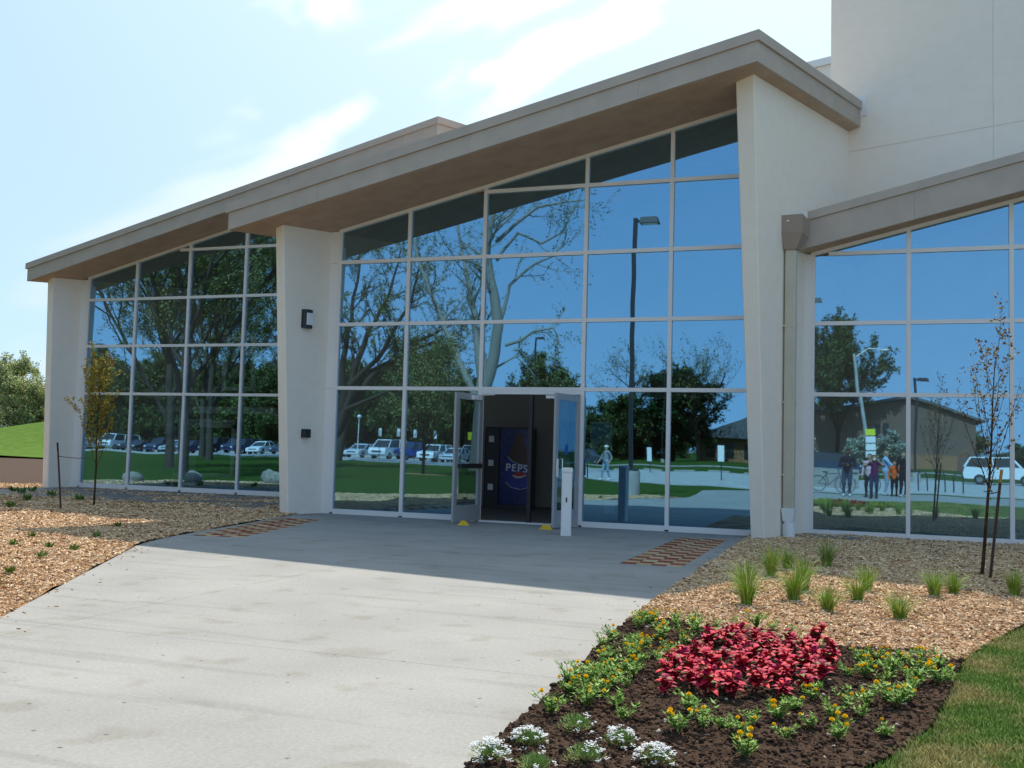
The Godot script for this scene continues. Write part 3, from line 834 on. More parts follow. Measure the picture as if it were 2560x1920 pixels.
# ---------------------------------------------------------------- small fittings
func fittings() -> void:
	# wall lamps on the fin
	var on := func(s: float, y: float) -> Vector3:
		return Vector3(-10.58 - sin(FIN) * s, y, 0.02 + cos(FIN) * s)
	var l := thing("wall_lamp", "black curved wall lamp with a pale lens on the cream fin", "wall lamp", on.call(0.62, 3.66), PI / 2 - FIN)
	var mb := MB.new()
	var prof := PackedVector2Array([Vector2(-0.12, 0), Vector2(0.12, 0), Vector2(0.12, 0.06), Vector2(0.08, 0.11), Vector2(0.0, 0.13), Vector2(-0.08, 0.11), Vector2(-0.12, 0.06)])
	mb.prism(prof, func(_x, _z): return 0.0, func(_x, _z): return 0.37)
	obj("housing", mb, M["black_metal"], l)
	mb = MB.new()
	mb.slab(PackedVector2Array([Vector2(-0.075, 0.06), Vector2(0.075, 0.06), Vector2(0.075, 0.30), Vector2(-0.075, 0.30)]), 0.11, 0.142)
	obj("lens", mb, M["lamp_lens"], l)
	l = thing("wall_lamp", "small black box lamp low on the cream fin", "wall lamp", on.call(0.55, 1.47), PI / 2 - FIN)
	mb = MB.new(); mb.bevel_box(Vector3(-0.085, 0, 0), Vector3(0.085, 0.17, 0.12), 0.012)
	obj("housing", mb, M["black_metal"], l)
	mb = MB.new(); mb.box(Vector3(-0.06, -0.006, 0.03), Vector3(0.06, -0.001, 0.10))
	obj("lens", mb, M["lamp_lens"], l)
	# rainwater head and downpipe at the corner of the lower roof
	var dp := thing("downspout", "cream square downspout with tan rainwater head and white pipe foot", "downspout", Vector3(-1.385, 0, 0.02), -FIN * 0.5)
	mb = MB.new()
	mb.bevel_box(Vector3(-0.095, 0.42, -0.06), Vector3(0.095, 4.98, 0.06), 0.012)
	obj("pipe", mb, tex(mat("pipe_cream", lin(0.60, 0.54, 0.42), 0.5), M["tan_metal"].albedo_texture, 0.4), dp)
	mb = MB.new()
	mb.loft(ring4(-0.11, -0.085, 0.11, 0.085, 4.98), ring4(-0.17, -0.40, 0.22, 0.15, 5.26)); mb.loft(ring4(-0.17, -0.40, 0.22, 0.15, 5.262), ring4(-0.17, -0.40, 0.22, 0.15, 5.58))
	obj("rainwater_head", mb, mat("head_brown", lin(0.34, 0.255, 0.195), 0.55), dp)
	mb = MB.new(); mb.ball(Vector3(-0.03, 5.47, 0.152), Vector3(0.03, 0.02, 0.02), 4, 7)
	obj("rivet", mb, M["white_panel"], dp)
	mb = MB.new(); mb.box(Vector3(-0.06, 5.585, -0.36), Vector3(0.20, 5.72, -0.33))
	obj("flashing", mb, M["white_panel"], dp)
	for y in [3.62, 2.28, 1.02]:
		mb = MB.new(); mb.box(Vector3(-0.125, y, -0.065), Vector3(0.100, y + 0.035, 0.066))
		obj("strap", mb, M["pipe_cream"], dp)
	mb = MB.new()
	mb.loft(ring4(-0.085, -0.08, 0.085, 0.08, 0.24), ring4(-0.115, -0.09, 0.115, 0.09, 0.46))
	mb.tube([Vector3(0, -0.08, 0), Vector3(0, 0.19, 0), Vector3(0, 0.19, 0), Vector3(0, 0.24, 0)], [0.105, 0.105, 0.085, 0.085], 18)
	obj("pipe_foot", mb, M["sign_white"], dp)
	# door opener post in front of the doors
	var b := thing("door_opener_post", "slim pale metal push-button post standing in front of the doors", "post", Vector3(-4.80, GY, 2.03), 0.25)
	mb = MB.new(); mb.bevel_box(Vector3(-0.085, 0.0, -0.075), Vector3(0.085, 1.05, 0.075), 0.012)
	obj("column", mb, M["aluminium"], b)
	mb = MB.new(); mb.bevel_box(Vector3(-0.09, 1.0505, -0.08), Vector3(0.09, 1.12, 0.08), 0.012)
	obj("cap", mb, M["white_panel"], b)
	mb = MB.new(); mb.box(Vector3(-0.06, 0.10, 0.076), Vector3(0.06, 1.0, 0.080))
	obj("cover_plate", mb, M["white_panel"], b)
	mb = MB.new(); mb.box(Vector3(-0.012, 0.55, 0.081), Vector3(0.012, 0.63, 0.083))
	obj("access_mark", mb, M["black_metal"], b)
	# yellow door stops holding the leaves
	for p in [[Vector3(-7.02, GY, 1.08), "yellow rubber door stop wedged under the door with the long closer arm", 0.3], [Vector3(-5.46, GY, 1.04), "yellow rubber door stop under the door beside the opener post", -0.4]]:
		var d := thing("door_stop", p[1], "door stop", p[0], p[2], "door stops")
		mb = MB.new()
		mb.slab(PackedVector2Array([Vector2(-0.10, 0), Vector2(0.10, 0), Vector2(0.085, 0.03), Vector2(0.04, 0.075), Vector2(-0.03, 0.085), Vector2(-0.08, 0.04)]), -0.045, 0.045)
		obj("wedge", mb, M["yellow_rubber"], d)
		mb = MB.new(); mb.box(Vector3(-0.11, 0.0, -0.055), Vector3(0.11, 0.012, 0.055))
		obj("foot", mb, M["yellow_rubber"], d)

func ring4(x0: float, z0: float, x1: float, z1: float, y: float) -> Array:
	return [Vector3(x0, y, z0), Vector3(x1, y, z0), Vector3(x1, y, z1), Vector3(x0, y, z1)]

# ---------------------------------------------------------------- planting
func rng_of(s: int) -> RandomNumberGenerator:
	var r := RandomNumberGenerator.new()
	r.seed = s
	return r

func multi(called: String, me: Mesh, m: Material, xf: Array, cols: Array, label: String, category: String) -> void:
	var mm := MultiMesh.new()
	mm.transform_format = MultiMesh.TRANSFORM_3D
	mm.use_colors = true
	mm.mesh = me; mm.instance_count = xf.size()
	for i in xf.size():
		mm.set_instance_transform(i, xf[i]); mm.set_instance_color(i, cols[i])
	var o := MultiMeshInstance3D.new()
	o.multimesh = mm; o.material_override = m
	o.name = numbered(called); add_child(o)
	tag(o, label, category)
	o.set_meta("kind", "stuff")

func chips() -> void:
	var mb := MB.new()
	mb.loft([Vector3(-0.5, -0.5, -0.30), Vector3(0.42, -0.5, -0.5), Vector3(0.5, -0.5, 0.36), Vector3(-0.36, -0.5, 0.5)], [Vector3(-0.42, 0.5, -0.22), Vector3(0.5, 0.3, -0.34), Vector3(0.38, 0.5, 0.36), Vector3(-0.5, 0.35, 0.3)], false, true)
	var me := mb.mesh()
	var rng := rng_of(81)
	for bed in [[bed_right, 95000, "loose tan wood chips covering the bed beside the flowers", 0.0], [bed_left, 90000, "loose tan wood chips covering the bed before the far glass wall", 1.0]]:
		var poly: PackedVector2Array = bed[0]
		var lo := poly[0]; var hi := poly[0]
		for p in poly:
			lo = lo.min(p); hi = hi.max(p)
		var xf := []; var cols := []
		var guard := 0
		while xf.size() < bed[1] and guard < bed[1] * 6:
			guard += 1
			var p := Vector2(rng.randf_range(lo.x, hi.x), rng.randf_range(lo.y, hi.y))
			if bed[3] == 0.0 and p.x > 3.2: continue
			if bed[3] == 1.0 and (p.x > -6.2 and p.y > 12.6): continue
			var near := Vector2(p.x, p.y - 18.3).length()
			if rng.randf() > clampf(150.0 / (near * near), 0.12, 1.0): continue
			if not Geometry2D.is_point_in_polygon(p, poly): continue
			var l := rng.randf_range(0.018, 0.056) * clampf(near / 13.0, 0.8, 1.7)
			var b := Basis.from_euler(Vector3(rng.randf_range(-0.45, 0.45), rng.randf_range(0, TAU), rng.randf_range(-0.45, 0.45))) * Basis.from_scale(Vector3(l, 0.010, l * rng.randf_range(0.22, 0.5)))
			xf.append(Transform3D(b, Vector3(p.x, mulch_y(p.x, p.y) + rng.randf_range(0.0, 0.018), p.y)))
			var t := rng.randf(); var k := rng.randf_range(0.75, 1.15)
			var c := Color(0.60, 0.385, 0.21) if t < 0.47 else Color(0.80, 0.60, 0.39) if t < 0.75 else Color(0.44, 0.235, 0.115) if t < 0.95 else Color(0.16, 0.09, 0.055)
			cols.append(Color(c.r * k, c.g * k, c.b * k))
		# a few have spilled over the edge of the paving
		for k in 420:
			var i := rng.randi() % poly.size()
			var q := poly[i].lerp(poly[(i + 1) % poly.size()], rng.randf()) + Vector2(rng.randfn(0, 0.16), rng.randfn(0, 0.16))
			if not Geometry2D.is_point_in_polygon(q, walk): continue
			var l := rng.randf_range(0.015, 0.045)
			xf.append(Transform3D(Basis.from_euler(Vector3(rng.randf_range(-0.1, 0.1), rng.randf_range(0, TAU), rng.randf_range(-0.1, 0.1))) * Basis.from_scale(Vector3(l, 0.006, l * 0.35)), Vector3(q.x, GY + 0.004, q.y)))
			cols.append(Color(0.50, 0.33, 0.19) if rng.randf() < 0.7 else Color(0.25, 0.14, 0.08))
		multi("wood_chips", me, M["plain"], xf, cols, bed[2], "wood chips")

func clods() -> void:
	var mb := MB.new()
	mb.ball(Vector3.ZERO, Vector3.ONE, 4, 6)
	for i in mb.v.size(): mb.v[i] *= 1.0 + 0.45 * hump.get_noise_3d(mb.v[i].x * 2.3, mb.v[i].y * 2.3, mb.v[i].z * 2.3)
	var me := mb.mesh()
	var rng := rng_of(82)
	var xf := []; var cols := []
	while xf.size() < 42000:
		var p := Vector2(rng.randf_range(-2.0, 0.65), rng.randf_range(9.7, 15.3))
		if not Geometry2D.is_point_in_polygon(p, bed_soil): continue
		var s := 0.0032 + 0.013 * pow(rng.randf(), 5.0)
		var b := Basis.from_euler(Vector3(rng.randf() * TAU, rng.randf() * TAU, 0)) * Basis.from_scale(Vector3(s * rng.randf_range(0.7, 1.5), s * rng.randf_range(0.5, 0.9), s))
		xf.append(Transform3D(b, Vector3(p.x, soil_y(p.x, p.y) + s * 0.2, p.y)))
		var k := rng.randf_range(0.5, 1.6)
		cols.append(Color(0.068 * k, 0.042 * k, 0.029 * k) if rng.randf() < 0.985 else Color(0.35, 0.30, 0.24))
	multi("soil_clods", me, M["plain"], xf, cols, "dark brown crumbly soil clods in the flower bed", "soil")

func blades() -> void:
	# short turf of the corner lawn
	var me := []
	var mb := MB.new()
	var w := 0.0028
	for k in 5:
		var a := k * 1.257; var d := Vector3(cos(a), 0, sin(a))
		var o := d * 0.012
		var s := d.cross(Vector3.UP) * w
		var mid := o + Vector3(0, 0.028, 0) + d * 0.007; var tip := o + Vector3(0, 0.045, 0) + d * 0.024
		mb.quad(o - s, o + s, mid + s * 0.8, mid - s * 0.8); mb.tri(mid - s * 0.8, mid + s * 0.8, tip)
	var mesh := mb.mesh()
	var rng := rng_of(83)
	var patch := noise(84, 1.6, 4)
	var xf := []; var cols := []
	var guard := 0
	while xf.size() < 42000 and guard < 500000:
		guard += 1
		var p := Vector2(rng.randf_range(-1.2, 3.2), rng.randf_range(7.5, 15.4))
		if rng.randf() > clampf((p.y - 5.5) / 9.0, 0.3, 1.0): continue
		if Geometry2D.is_point_in_polygon(p, bed_right) or Geometry2D.is_point_in_polygon(p, bed_soil) or Geometry2D.is_point_in_polygon(p, walk): continue
		var s := rng.randf_range(0.7, 1.35)
		xf.append(Transform3D(Basis.from_euler(Vector3(rng.randf_range(-0.3, 0.3), rng.randf() * TAU, rng.randf_range(-0.3, 0.3))) * Basis.from_scale(Vector3(s, s * rng.randf_range(0.7, 1.2), s)), Vector3(p.x, -0.072, p.y)))
		var t := smoothstep(-0.25, 0.35, patch.get_noise_2d(p.x, p.y) + rng.randf_range(-0.15, 0.15))
		var dry := Color(0.42, 0.33, 0.14); var green := Color(0.15, 0.235, 0.045)
		var c := green.lerp(dry, t * 0.85)
		var k := rng.randf_range(0.75, 1.25)
		cols.append(Color(c.r * k, c.g * k, c.b * k))
	multi("turf", mesh, M["leaf"], xf, cols, "short patchy green and straw turf beside the flower bed", "grass")
	# dry runners along the edge of the turf
	flat(PackedVector2Array([Vector2(1.22, 8.45), Vector2(1.9, 7.9), Vector2(3.4, 7.5), Vector2(9.0, 7.4), Vector2(9.0, 15.9), Vector2(-1.0, 15.5), Vector2(-0.5, 14.3), Vector2(-0.2, 13.7), Vector2(0.03, 13.2), Vector2(0.28, 12.45), Vector2(0.47, 11.3), Vector2(0.6, 10.35), Vector2(0.78, 9.7)]), -0.068, 0.06, "lawn_thatch", tex(matte("thatch", Color(1, 1, 1), 0.95), ramp_tex(512, 61, 0.03, 5, [[0.0, lin(0.05, 0.085, 0.02)], [0.5, lin(0.10, 0.12, 0.035)], [1.0, lin(0.22, 0.18, 0.08)]]), 0.6))

func make_marigold(seed_: int, blooms: int) -> Array:
	# [leaf mesh, stem mesh, blossoms]
	var rng := rng_of(seed_)
	var lf := MB.new(); var stem := MB.new(); var heads := []
	var n := 7 + rng.randi() % 3
	for k in n:
		var a := rng.randf() * TAU; var lean := rng.randf_range(0.2, 1.1)
		var h := rng.randf_range(0.07, 0.16)
		var p := Vector3(0, 0, 0); var top := Vector3(cos(a) * lean * h, h, sin(a) * lean * h)
		var mid := top * 0.5 + Vector3(0, 0.012, 0)
		stem.col = Color(0.12, 0.20, 0.05)
		stem.tube([p, mid, top], [0.0035, 0.003, 0.002], 4, false)
		for i in 13:
			var t := rng.randf_range(0.2, 1.0)
			var o := p.lerp(top, t)
			var b := rng.randf() * TAU
			var d := Vector3(cos(b), rng.randf_range(-0.1, 0.7), sin(b)).normalized()
			var l := rng.randf_range(0.030, 0.062)
			var g := rng.randf_range(0.7, 1.35)
			lf.col = Color(0.16 * g, 0.28 * g, 0.05 * g) if rng.randf() < 0.75 else Color(0.27 * g, 0.38 * g, 0.12 * g)
			lf.leaf(o, d * l, d.cross(Vector3.UP).normalized() * l * 0.36, 0.15)
		if heads.size() < blooms:
			heads.append(top)
	var fl := []
	for h in heads:
		var m := MB.new()
		m.col = Color(0.90, 0.50, 0.010)
		m.ball(h + Vector3(0, 0.014, 0), Vector3(0.014, 0.011, 0.014), 5, 8)
		for i in 34:
			var a := i * 2.4; var q := float(i) / 34.0
			var d := Vector3(cos(a) * (0.25 + q), 0.9 - q * 0.95, sin(a) * (0.25 + q)).normalized()
			var g := rng.randf_range(0.8, 1.1)
			m.col = Color(0.95 * g, 0.58 * g, 0.012)
			var o: Vector3 = h + Vector3(0, 0.012, 0)
			m.leaf(o, d * 0.019, d.cross(Vector3(0.1, 1, 0.2)).normalized() * 0.014, 0.1)
		fl.append(m)
	return [lf, stem, fl]

func make_coleus(seed_: int) -> Array:
	var rng := rng_of(seed_)
	var lf := MB.new(); var stem := MB.new()
	for k in 4:
		var a := k * 1.6 + rng.randf(); var lean := rng.randf_range(0.15, 0.5); var h := rng.randf_range(0.10, 0.19)
		var top := Vector3(cos(a) * lean * h, h, sin(a) * lean * h)
		stem.col = Color(0.20, 0.03, 0.04)
		stem.tube([Vector3.ZERO, top], [0.005, 0.003], 4, false)
		for i in 8:
			var t := 0.35 + 0.65 * float(i) / 7.0
			var b := i * 1.571 + a + rng.randf_range(-0.3, 0.3)
			var d := Vector3(cos(b), rng.randf_range(-0.2, 0.9), sin(b)).normalized()
			var l := rng.randf_range(0.055, 0.108) * (1.15 - 0.35 * t)
			var s := rng.randf()
			var g := rng.randf_range(0.65, 1.2)
			lf.col = Color(0.50 * g, 0.011 * g, 0.045 * g) if s < 0.6 else Color(0.33 * g, 0.008 * g, 0.05 * g) if s < 0.82 else Color(0.62 * g, 0.03 * g, 0.035 * g)
			if rng.randf() < 0.025: lf.col = Color(0.16 * g, 0.15 * g, 0.04 * g)
			broad_leaf(lf, top * t, d * l, d.cross(Vector3.UP).normalized() * l * 0.80)
	return [lf, stem]

func broad_leaf(mb: MB, o: Vector3, along: Vector3, across: Vector3) -> void:
	var m := across.cross(along).normalized()
	if m.y < 0: m = -m
	var L := along.length()
	var sec := []
	for q in [[0.0, 0.08, 0.0], [0.22, 0.78, 0.10], [0.5, 1.0, 0.12], [0.78, 0.66, 0.04], [1.0, 0.03, -0.10]]:
		var c: Vector3 = o + along * q[0] + m * L * q[2]
		sec.append([c + across * (q[1] * 0.5) + m * L * 0.10 * q[1], c, c - across * (q[1] * 0.5) + m * L * 0.10 * q[1]])
	for i in 4:
		for s in 2:
			mb.quad(sec[i][s + 1], sec[i + 1][s + 1], sec[i + 1][s], sec[i][s])

func make_alyssum(seed_: int, white: float) -> Array:
	var rng := rng_of(seed_)
	var lf := MB.new(); var fl := MB.new()
	for i in 420:
		var a := rng.randf() * TAU; var q := sqrt(rng.randf())
		var el := acos(clampf(q, 0, 1))
		var d := Vector3(cos(a) * q, sin(el), sin(a) * q)
		var o := d * Vector3(0.105, 0.085, 0.105) * rng.randf_range(0.35, 0.95)
		var l := rng.randf_range(0.018, 0.032)
		var g := rng.randf_range(0.8, 1.3)
		lf.col = Color(0.20 * g, 0.30 * g, 0.085 * g)
		var e := (d + Vector3(rng.randf_range(-0.5, 0.5), rng.randf_range(-0.1, 0.6), rng.randf_range(-0.5, 0.5))).normalized()
		lf.leaf(o, e * l, e.cross(Vector3(0.3, 1, 0.1)).normalized() * 0.006, 0.1)
	for i in int(46 * white):
		var a := rng.randf() * TAU; var q := sqrt(rng.randf())
		var d := Vector3(cos(a) * q, sin(acos(clampf(q, 0, 1))), sin(a) * q)
		if white < 0.6 and d.x < 0.15: continue
		var o := d * Vector3(0.115, 0.10, 0.115)
		for k in 9:
			var p := o + Vector3(rng.randf_range(-0.014, 0.014), rng.randf_range(-0.006, 0.010), rng.randf_range(-0.014, 0.014))
			var g := rng.randf_range(0.85, 1.0)
			fl.col = Color(0.80 * g, 0.80 * g, 0.78 * g)
			for s in 4:
				var b := s * 1.571 + i
				fl.leaf(p, Vector3(cos(b), 0.35, sin(b)) * 0.0065, Vector3(-sin(b), 0, cos(b)) * 0.006, 0.05)
	return [lf, fl]

func make_grass(seed_: int, h: float, n: int, spread: float) -> MB:
	var rng := rng_of(seed_)
	var mb := MB.new()
	for i in n:
		var a := rng.randf() * TAU
		var d := Vector3(cos(a), 0, sin(a))
		var hh := h * rng.randf_range(0.45, 1.0); var out := spread * rng.randf_range(0.15, 1.0)
		var o := d * rng.randf_range(0.0, 0.045)
		var s := d.cross(Vector3.UP) * rng.randf_range(0.003, 0.0055)
		var g := rng.randf_range(0.7, 1.3); var t := rng.randf()
		mb.col = Color(0.15 * g, 0.27 * g, 0.035 * g) if t < 0.55 else Color(0.28 * g, 0.37 * g, 0.06 * g) if t < 0.87 else Color(0.42 * g, 0.40 * g, 0.20 * g)
		var last := o; var ls := s
		for k in 4:
			var q := (k + 1) / 4.0
			var p := o + Vector3(0, hh * (q - 0.28 * q * q * (out / spread)), 0) + d * out * q * q
			var w := s * (1.0 - q * 0.93)
			mb.quad(last - ls, last + ls, p + w, p - w)
			last = p; ls = w
	return mb

func beds() -> void:
	chips()
	clods()
	blades()
	# ornamental grasses in the chips
	var gm := []
	for k in 4:
		gm.append(make_grass(200 + k, [0.42, 0.50, 0.36, 0.54][k], [150, 210, 150, 220][k], [0.20, 0.27, 0.24, 0.26][k]).mesh())
	var spots := [[-1.10, 8.62, 1, "tall"], [-1.12, 6.05, 3, "tall"], [-0.72, 8.05, 1, "tall"], [-0.56, 4.67, 3, "dark"], [-0.39, 8.62, 2, "low"], [-0.15, 7.65, 2, "low"], [-0.06, 6.9, 0, "mid"], [0.22, 8.66, 2, "low"], [0.59, 7.0, 0, "mid"], [0.80, 6.5, 2, "low"], [1.39, 6.35, 0, "mid"], [-1.24, 7.55, 1, "tall"], [-0.68, 7.25, 3, "tall"], [-1.0, 5.2, 0, "edge"], [2.3, 6.6, 1, "tall"]]
	var rng := rng_of(210)
	for s in spots:
		var lab: String = {"tall": "tall tuft of bright green ornamental grass in the wood chips", "dark": "dark green grass tuft in the shaded chips near the downspout", "edge": "dark green grass tuft in the shaded chips on the paving side", "low": "low spreading grass tuft in the sunlit wood chips", "mid": "middling green grass tuft in the wood chips before the lower glass wall"}[s[3]]
		var o := thing("grass_tuft", lab, "ornamental grass", Vector3(s[0], mulch_y(s[0], s[1]), s[1]), rng.randf() * TAU, "ornamental grasses")
		put("blades", gm[s[2]], M["leaf"], o)
		o.scale = Vector3(1.2, 0.88, 1.2)
	# marigolds
	var mar := [[-1.47, 10.17], [-1.34, 10.04], [-1.38, 10.42], [-1.29, 10.82], [-1.34, 11.14], [-1.37, 11.39], [-1.59, 10.97], [-1.65, 11.11], [-1.52, 11.04], [-1.62, 11.74], [-1.68, 11.60], [-1.42, 11.81], [-1.37, 12.31], [-1.44, 12.58], [-1.54, 12.53], [-1.31, 12.8], [-1.70, 12.40], [-1.62, 12.66], [-1.46, 12.15], [-1.45, 12.90], [-1.58, 13.11], [-1.59, 12.05], [-1.22, 13.03], [-1.52, 12.30], [-0.93, 12.72], [-0.83, 12.88], [-0.80, 13.06], [-0.90, 13.22], [-0.70, 13.01], [-0.60, 13.10], [-0.55, 13.4], [-0.87, 9.97], [-0.75, 10.05], [-0.62, 9.90], [-0.33, 12.10], [-0.14, 12.24], [-0.04, 12.10], [0.14, 11.78], [-0.08, 10.7], [-0.05, 11.29], [0.07, 11.43], [0.13, 10.95], [0.0, 11.12], [0.2, 10.6], [0.32, 10.45], [0.25, 10.8], [0.2, 11.29], [-0.14, 11.4], [-0.2, 12.55], [-0.40, 12.42], [-0.47, 12.65], [-0.30, 12.78], [-0.40, 13.10], [-0.16, 12.93], [-0.05, 12.45], [0.06, 12.0], [-0.58, 12.86], [0.12, 12.15], [-1.5, 10.6], [-1.19, 9.98], [-1.72, 10.4], [-1.55, 11.4], [-1.27, 11.6], [-1.5, 11.5], [-1.62, 12.2], [-1.4, 12.0], [0.3, 11.0], [0.05, 12.7]]
	for k in 400:
		if mar.size() >= 96: break
		var q := Vector2(rng.randf_range(-1.8, 0.5), rng.randf_range(9.85, 13.2))
		if not Geometry2D.is_point_in_polygon(q, bed_soil): continue
		if not (q.x < -1.28 or q.y < 10.3 or (q.x > -0.12 and q.y < 12.2)): continue
		var clear := true
		for m in mar:
			if Vector2(m[0], m[1]).distance_to(q) < 0.09: clear = false
		if clear: mar.append([q.x, q.y])
	var kinds := []
	for k in 6: kinds.append(make_marigold(300 + k * 7, [0, 1, 2, 3, 1, 4][k]))
	var made := []
	for k in 6:
		var blooms: int = kinds[k][2].size()
		var lab: String = "leafy marigold plant without blossoms in the dark soil" if blooms == 0 else "marigold plant with one orange blossom in the dark soil" if blooms == 1 else "marigold plant with several orange blossoms in the dark soil"
		var o := thing("marigold_plant", lab, "flower", Vector3.ZERO, 0.0, "marigolds round the red plants")
		obj("foliage", kinds[k][0], M["leaf"], o); obj("stem", kinds[k][1], M["plain"], o)
		for f in kinds[k][2]: obj("blossom", f, M["petal"], o)
		made.append(o)
	for i in mar.size():
		var k := i if i < 6 else rng.randi() % 6
		var at := Vector3(mar[i][0], 0, mar[i][1])
		at.y = soil_y(at.x, at.z)
		var s := rng.randf_range(0.55, 0.95)
		var turn := rng.randf() * TAU
		if i < 6:
			made[k].position = at; made[k].rotation.y = turn; made[k].scale = Vector3.ONE * s
		else: copy(made[k], at, turn, Vector3.ONE * s)
	# red-leaved plants in a tight block
	var red := PackedVector2Array([Vector2(-1.16, 12.42), Vector2(-1.22, 11.78), Vector2(-1.12, 10.75), Vector2(-0.97, 10.35), Vector2(-0.6, 10.4), Vector2(-0.30, 10.55), Vector2(-0.24, 10.95), Vector2(-0.26, 11.69), Vector2(-0.45, 12.2), Vector2(-0.78, 12.42)])
	made = []
	for k in 4:
		var q := make_coleus(400 + k)
		var o := thing("red_coleus", "crimson broad-leaved bedding plant in the red block of the flower bed", "plant", Vector3.ZERO, 0.0, "crimson plants in the middle of the bed")
		obj("foliage", q[0], M["red_leaf"], o); obj("stem", q[1], M["plain"], o)
		made.append(o)
	var placed := []
	var guard := 0
	while placed.size() < 66 and guard < 4000:
		guard += 1
		var p := Vector2(rng.randf_range(-1.25, -0.2), rng.randf_range(10.3, 12.5))
		if not Geometry2D.is_point_in_polygon(p, red): continue
		var ok := true
		for q in placed:
			if q.distance_to(p) < 0.125: ok = false
		if not ok: continue
		var k := placed.size() if placed.size() < 4 else rng.randi() % 4
		var at := Vector3(p.x, soil_y(p.x, p.y), p.y)
		var s := rng.randf_range(0.52, 0.92)
		if placed.size() < 4:
			made[k].position = at; made[k].rotation.y = rng.randf() * TAU; made[k].scale = Vector3.ONE * s
		else: copy(made[k], at, rng.randf() * TAU, Vector3.ONE * s)
		placed.append(p)
	# white-flowered cushions at the near corner
	var al := [[-1.52, 13.66, 1.0, "alyssum cushion thick with white flowers near the walk edge"], [-1.36, 13.42, 0.3, "pale green alyssum cushion with hardly any flowers"], [-1.13, 13.48, 0.8, "round alyssum cushion with white flowers over one side"], [-0.92, 13.66, 1.1, "low alyssum cushion of white flowers beside the marigolds"], [-1.20, 13.84, 0.5, "pale alyssum cushion with a few white flowers in the corner"], [-1.60, 13.98, 1.0, "white alyssum cushion at the very corner by the paving"], [-1.38, 14.0, 0.3, "small pale alyssum cushion between two white ones"]]
	for i in al.size():
		var q := make_alyssum(500 + i, al[i][2])
		var o := thing("alyssum", al[i][3], "flower", Vector3(al[i][0], soil_y(al[i][0], al[i][1]) - 0.005, al[i][1]), 0.0, "white alyssum cushions")
		o.scale = Vector3.ONE * 0.88
		obj("foliage", q[0], M["leaf"], o)
		if q[1].v.size() > 0: obj("flower_heads", q[1], M["petal"], o)
	# small perennials in the far bed
	var pm := []
	for k in 3: pm.append(make_sprout(600 + k).mesh())
	var left := [[-19.08, -0.65, 0], [-17.25, 1.02, 0], [-19.44, -1.32, 0], [-17.61, -0.05, 0], [-15.55, 3.11, 0], [-19.88, -1.17, 0], [-16.4, 0.4, 0], [-10.81, 7.34, 1], [-10.22, 8.22, 1], [-9.33, 8.15, 1], [-8.14, 10.3, 1], [-9.81, 8.05, 1], [-11.21, 5.2, 2], [-10.19, 6.80, 2], [-9.0, 9.0, 1], [-7.6, 11.0, 1]]
	for i in left.size():
		var s: Array = left[i]
		var lab: String = ["dark leafy perennial in the shaded chips before the far glass", "small green sprout in the sunlit chips left of the paving", "small green sprout in the shade near the brick band"][s[2]]
		lab = lab.replace("left of", "beside")
		var o := thing("perennial", lab, "plant", Vector3(s[0], mulch_y(s[0], s[1]), s[1]), rng.randf() * TAU, "young perennials in the far bed")
		o.scale = Vector3.ONE * (1.1 if s[2] == 0 else 0.6)
		put("foliage", pm[i % 3], M["leaf"], o)
	# boulders at the edge of the far bed
	for r in [[-22.9, 0.9, 0.34], [-21.3, 2.0, 0.42], [-19.2, 3.6, 0.5], [-16.9, 4.6, 0.3], [-15.2, 5.4, 0.26]]:
		var mb := MB.new()
		mb.ball(Vector3(0, r[2] * 0.3, 0), Vector3(r[2], r[2] * 0.62, r[2] * 0.75), 7, 10)
		for i in mb.v.size():
			mb.v[i] += mb.v[i].normalized() * hump.get_noise_3d(mb.v[i].x * 4 + r[0], mb.v[i].y * 4, mb.v[i].z * 4) * r[2] * 0.35
		var o := thing("boulder", "pale boulder at the grass edge of the far bed", "rock", Vector3(r[0], GY - 0.02, r[1]), r[0], "boulders along the far bed")
		obj("stone", mb, M["rock"], o)

func make_sprout(seed_: int) -> MB:
	var rng := rng_of(seed_)
	var mb := MB.new()
	for i in 34:
		var a := rng.randf() * TAU
		var d := Vector3(cos(a), rng.randf_range(0.2, 1.6), sin(a)).normalized()
		var l := rng.randf_range(0.06, 0.16)
		var g := rng.randf_range(0.7, 1.3)
		mb.col = Color(0.10 * g, 0.19 * g, 0.04 * g)
		mb.leaf(Vector3(cos(a), 0, sin(a)) * 0.03 + Vector3(0, rng.randf() * 0.06, 0), d * l, d.cross(Vector3.UP).normalized() * l * 0.28, 0.15)
	return mb

# ---------------------------------------------------------------- trees
func twig(wood: MB, tips: Array, rng: RandomNumberGenerator, p: Vector3, d: Vector3, length: float, r: float, level: int, P: Dictionary) -> void:
	var seg: int = P.segs[level]
	var pts := [p]; var rad := [r]
	var dir := d
	for i in seg:
		dir = (dir + Vector3(rng.randf_range(-1, 1), rng.randf_range(-1, 1), rng.randf_range(-1, 1)) * P.wander[level] + Vector3.UP * P.lift[level]).normalized()
		pts.append(pts[-1] + dir * (length / seg))
		rad.append(r * lerpf(1.0, P.taper, (i + 1.0) / seg))
	wood.tube(pts, rad, P.sides[level], false)
	sprout_from(wood, tips, rng, pts, rad, length, level, P)

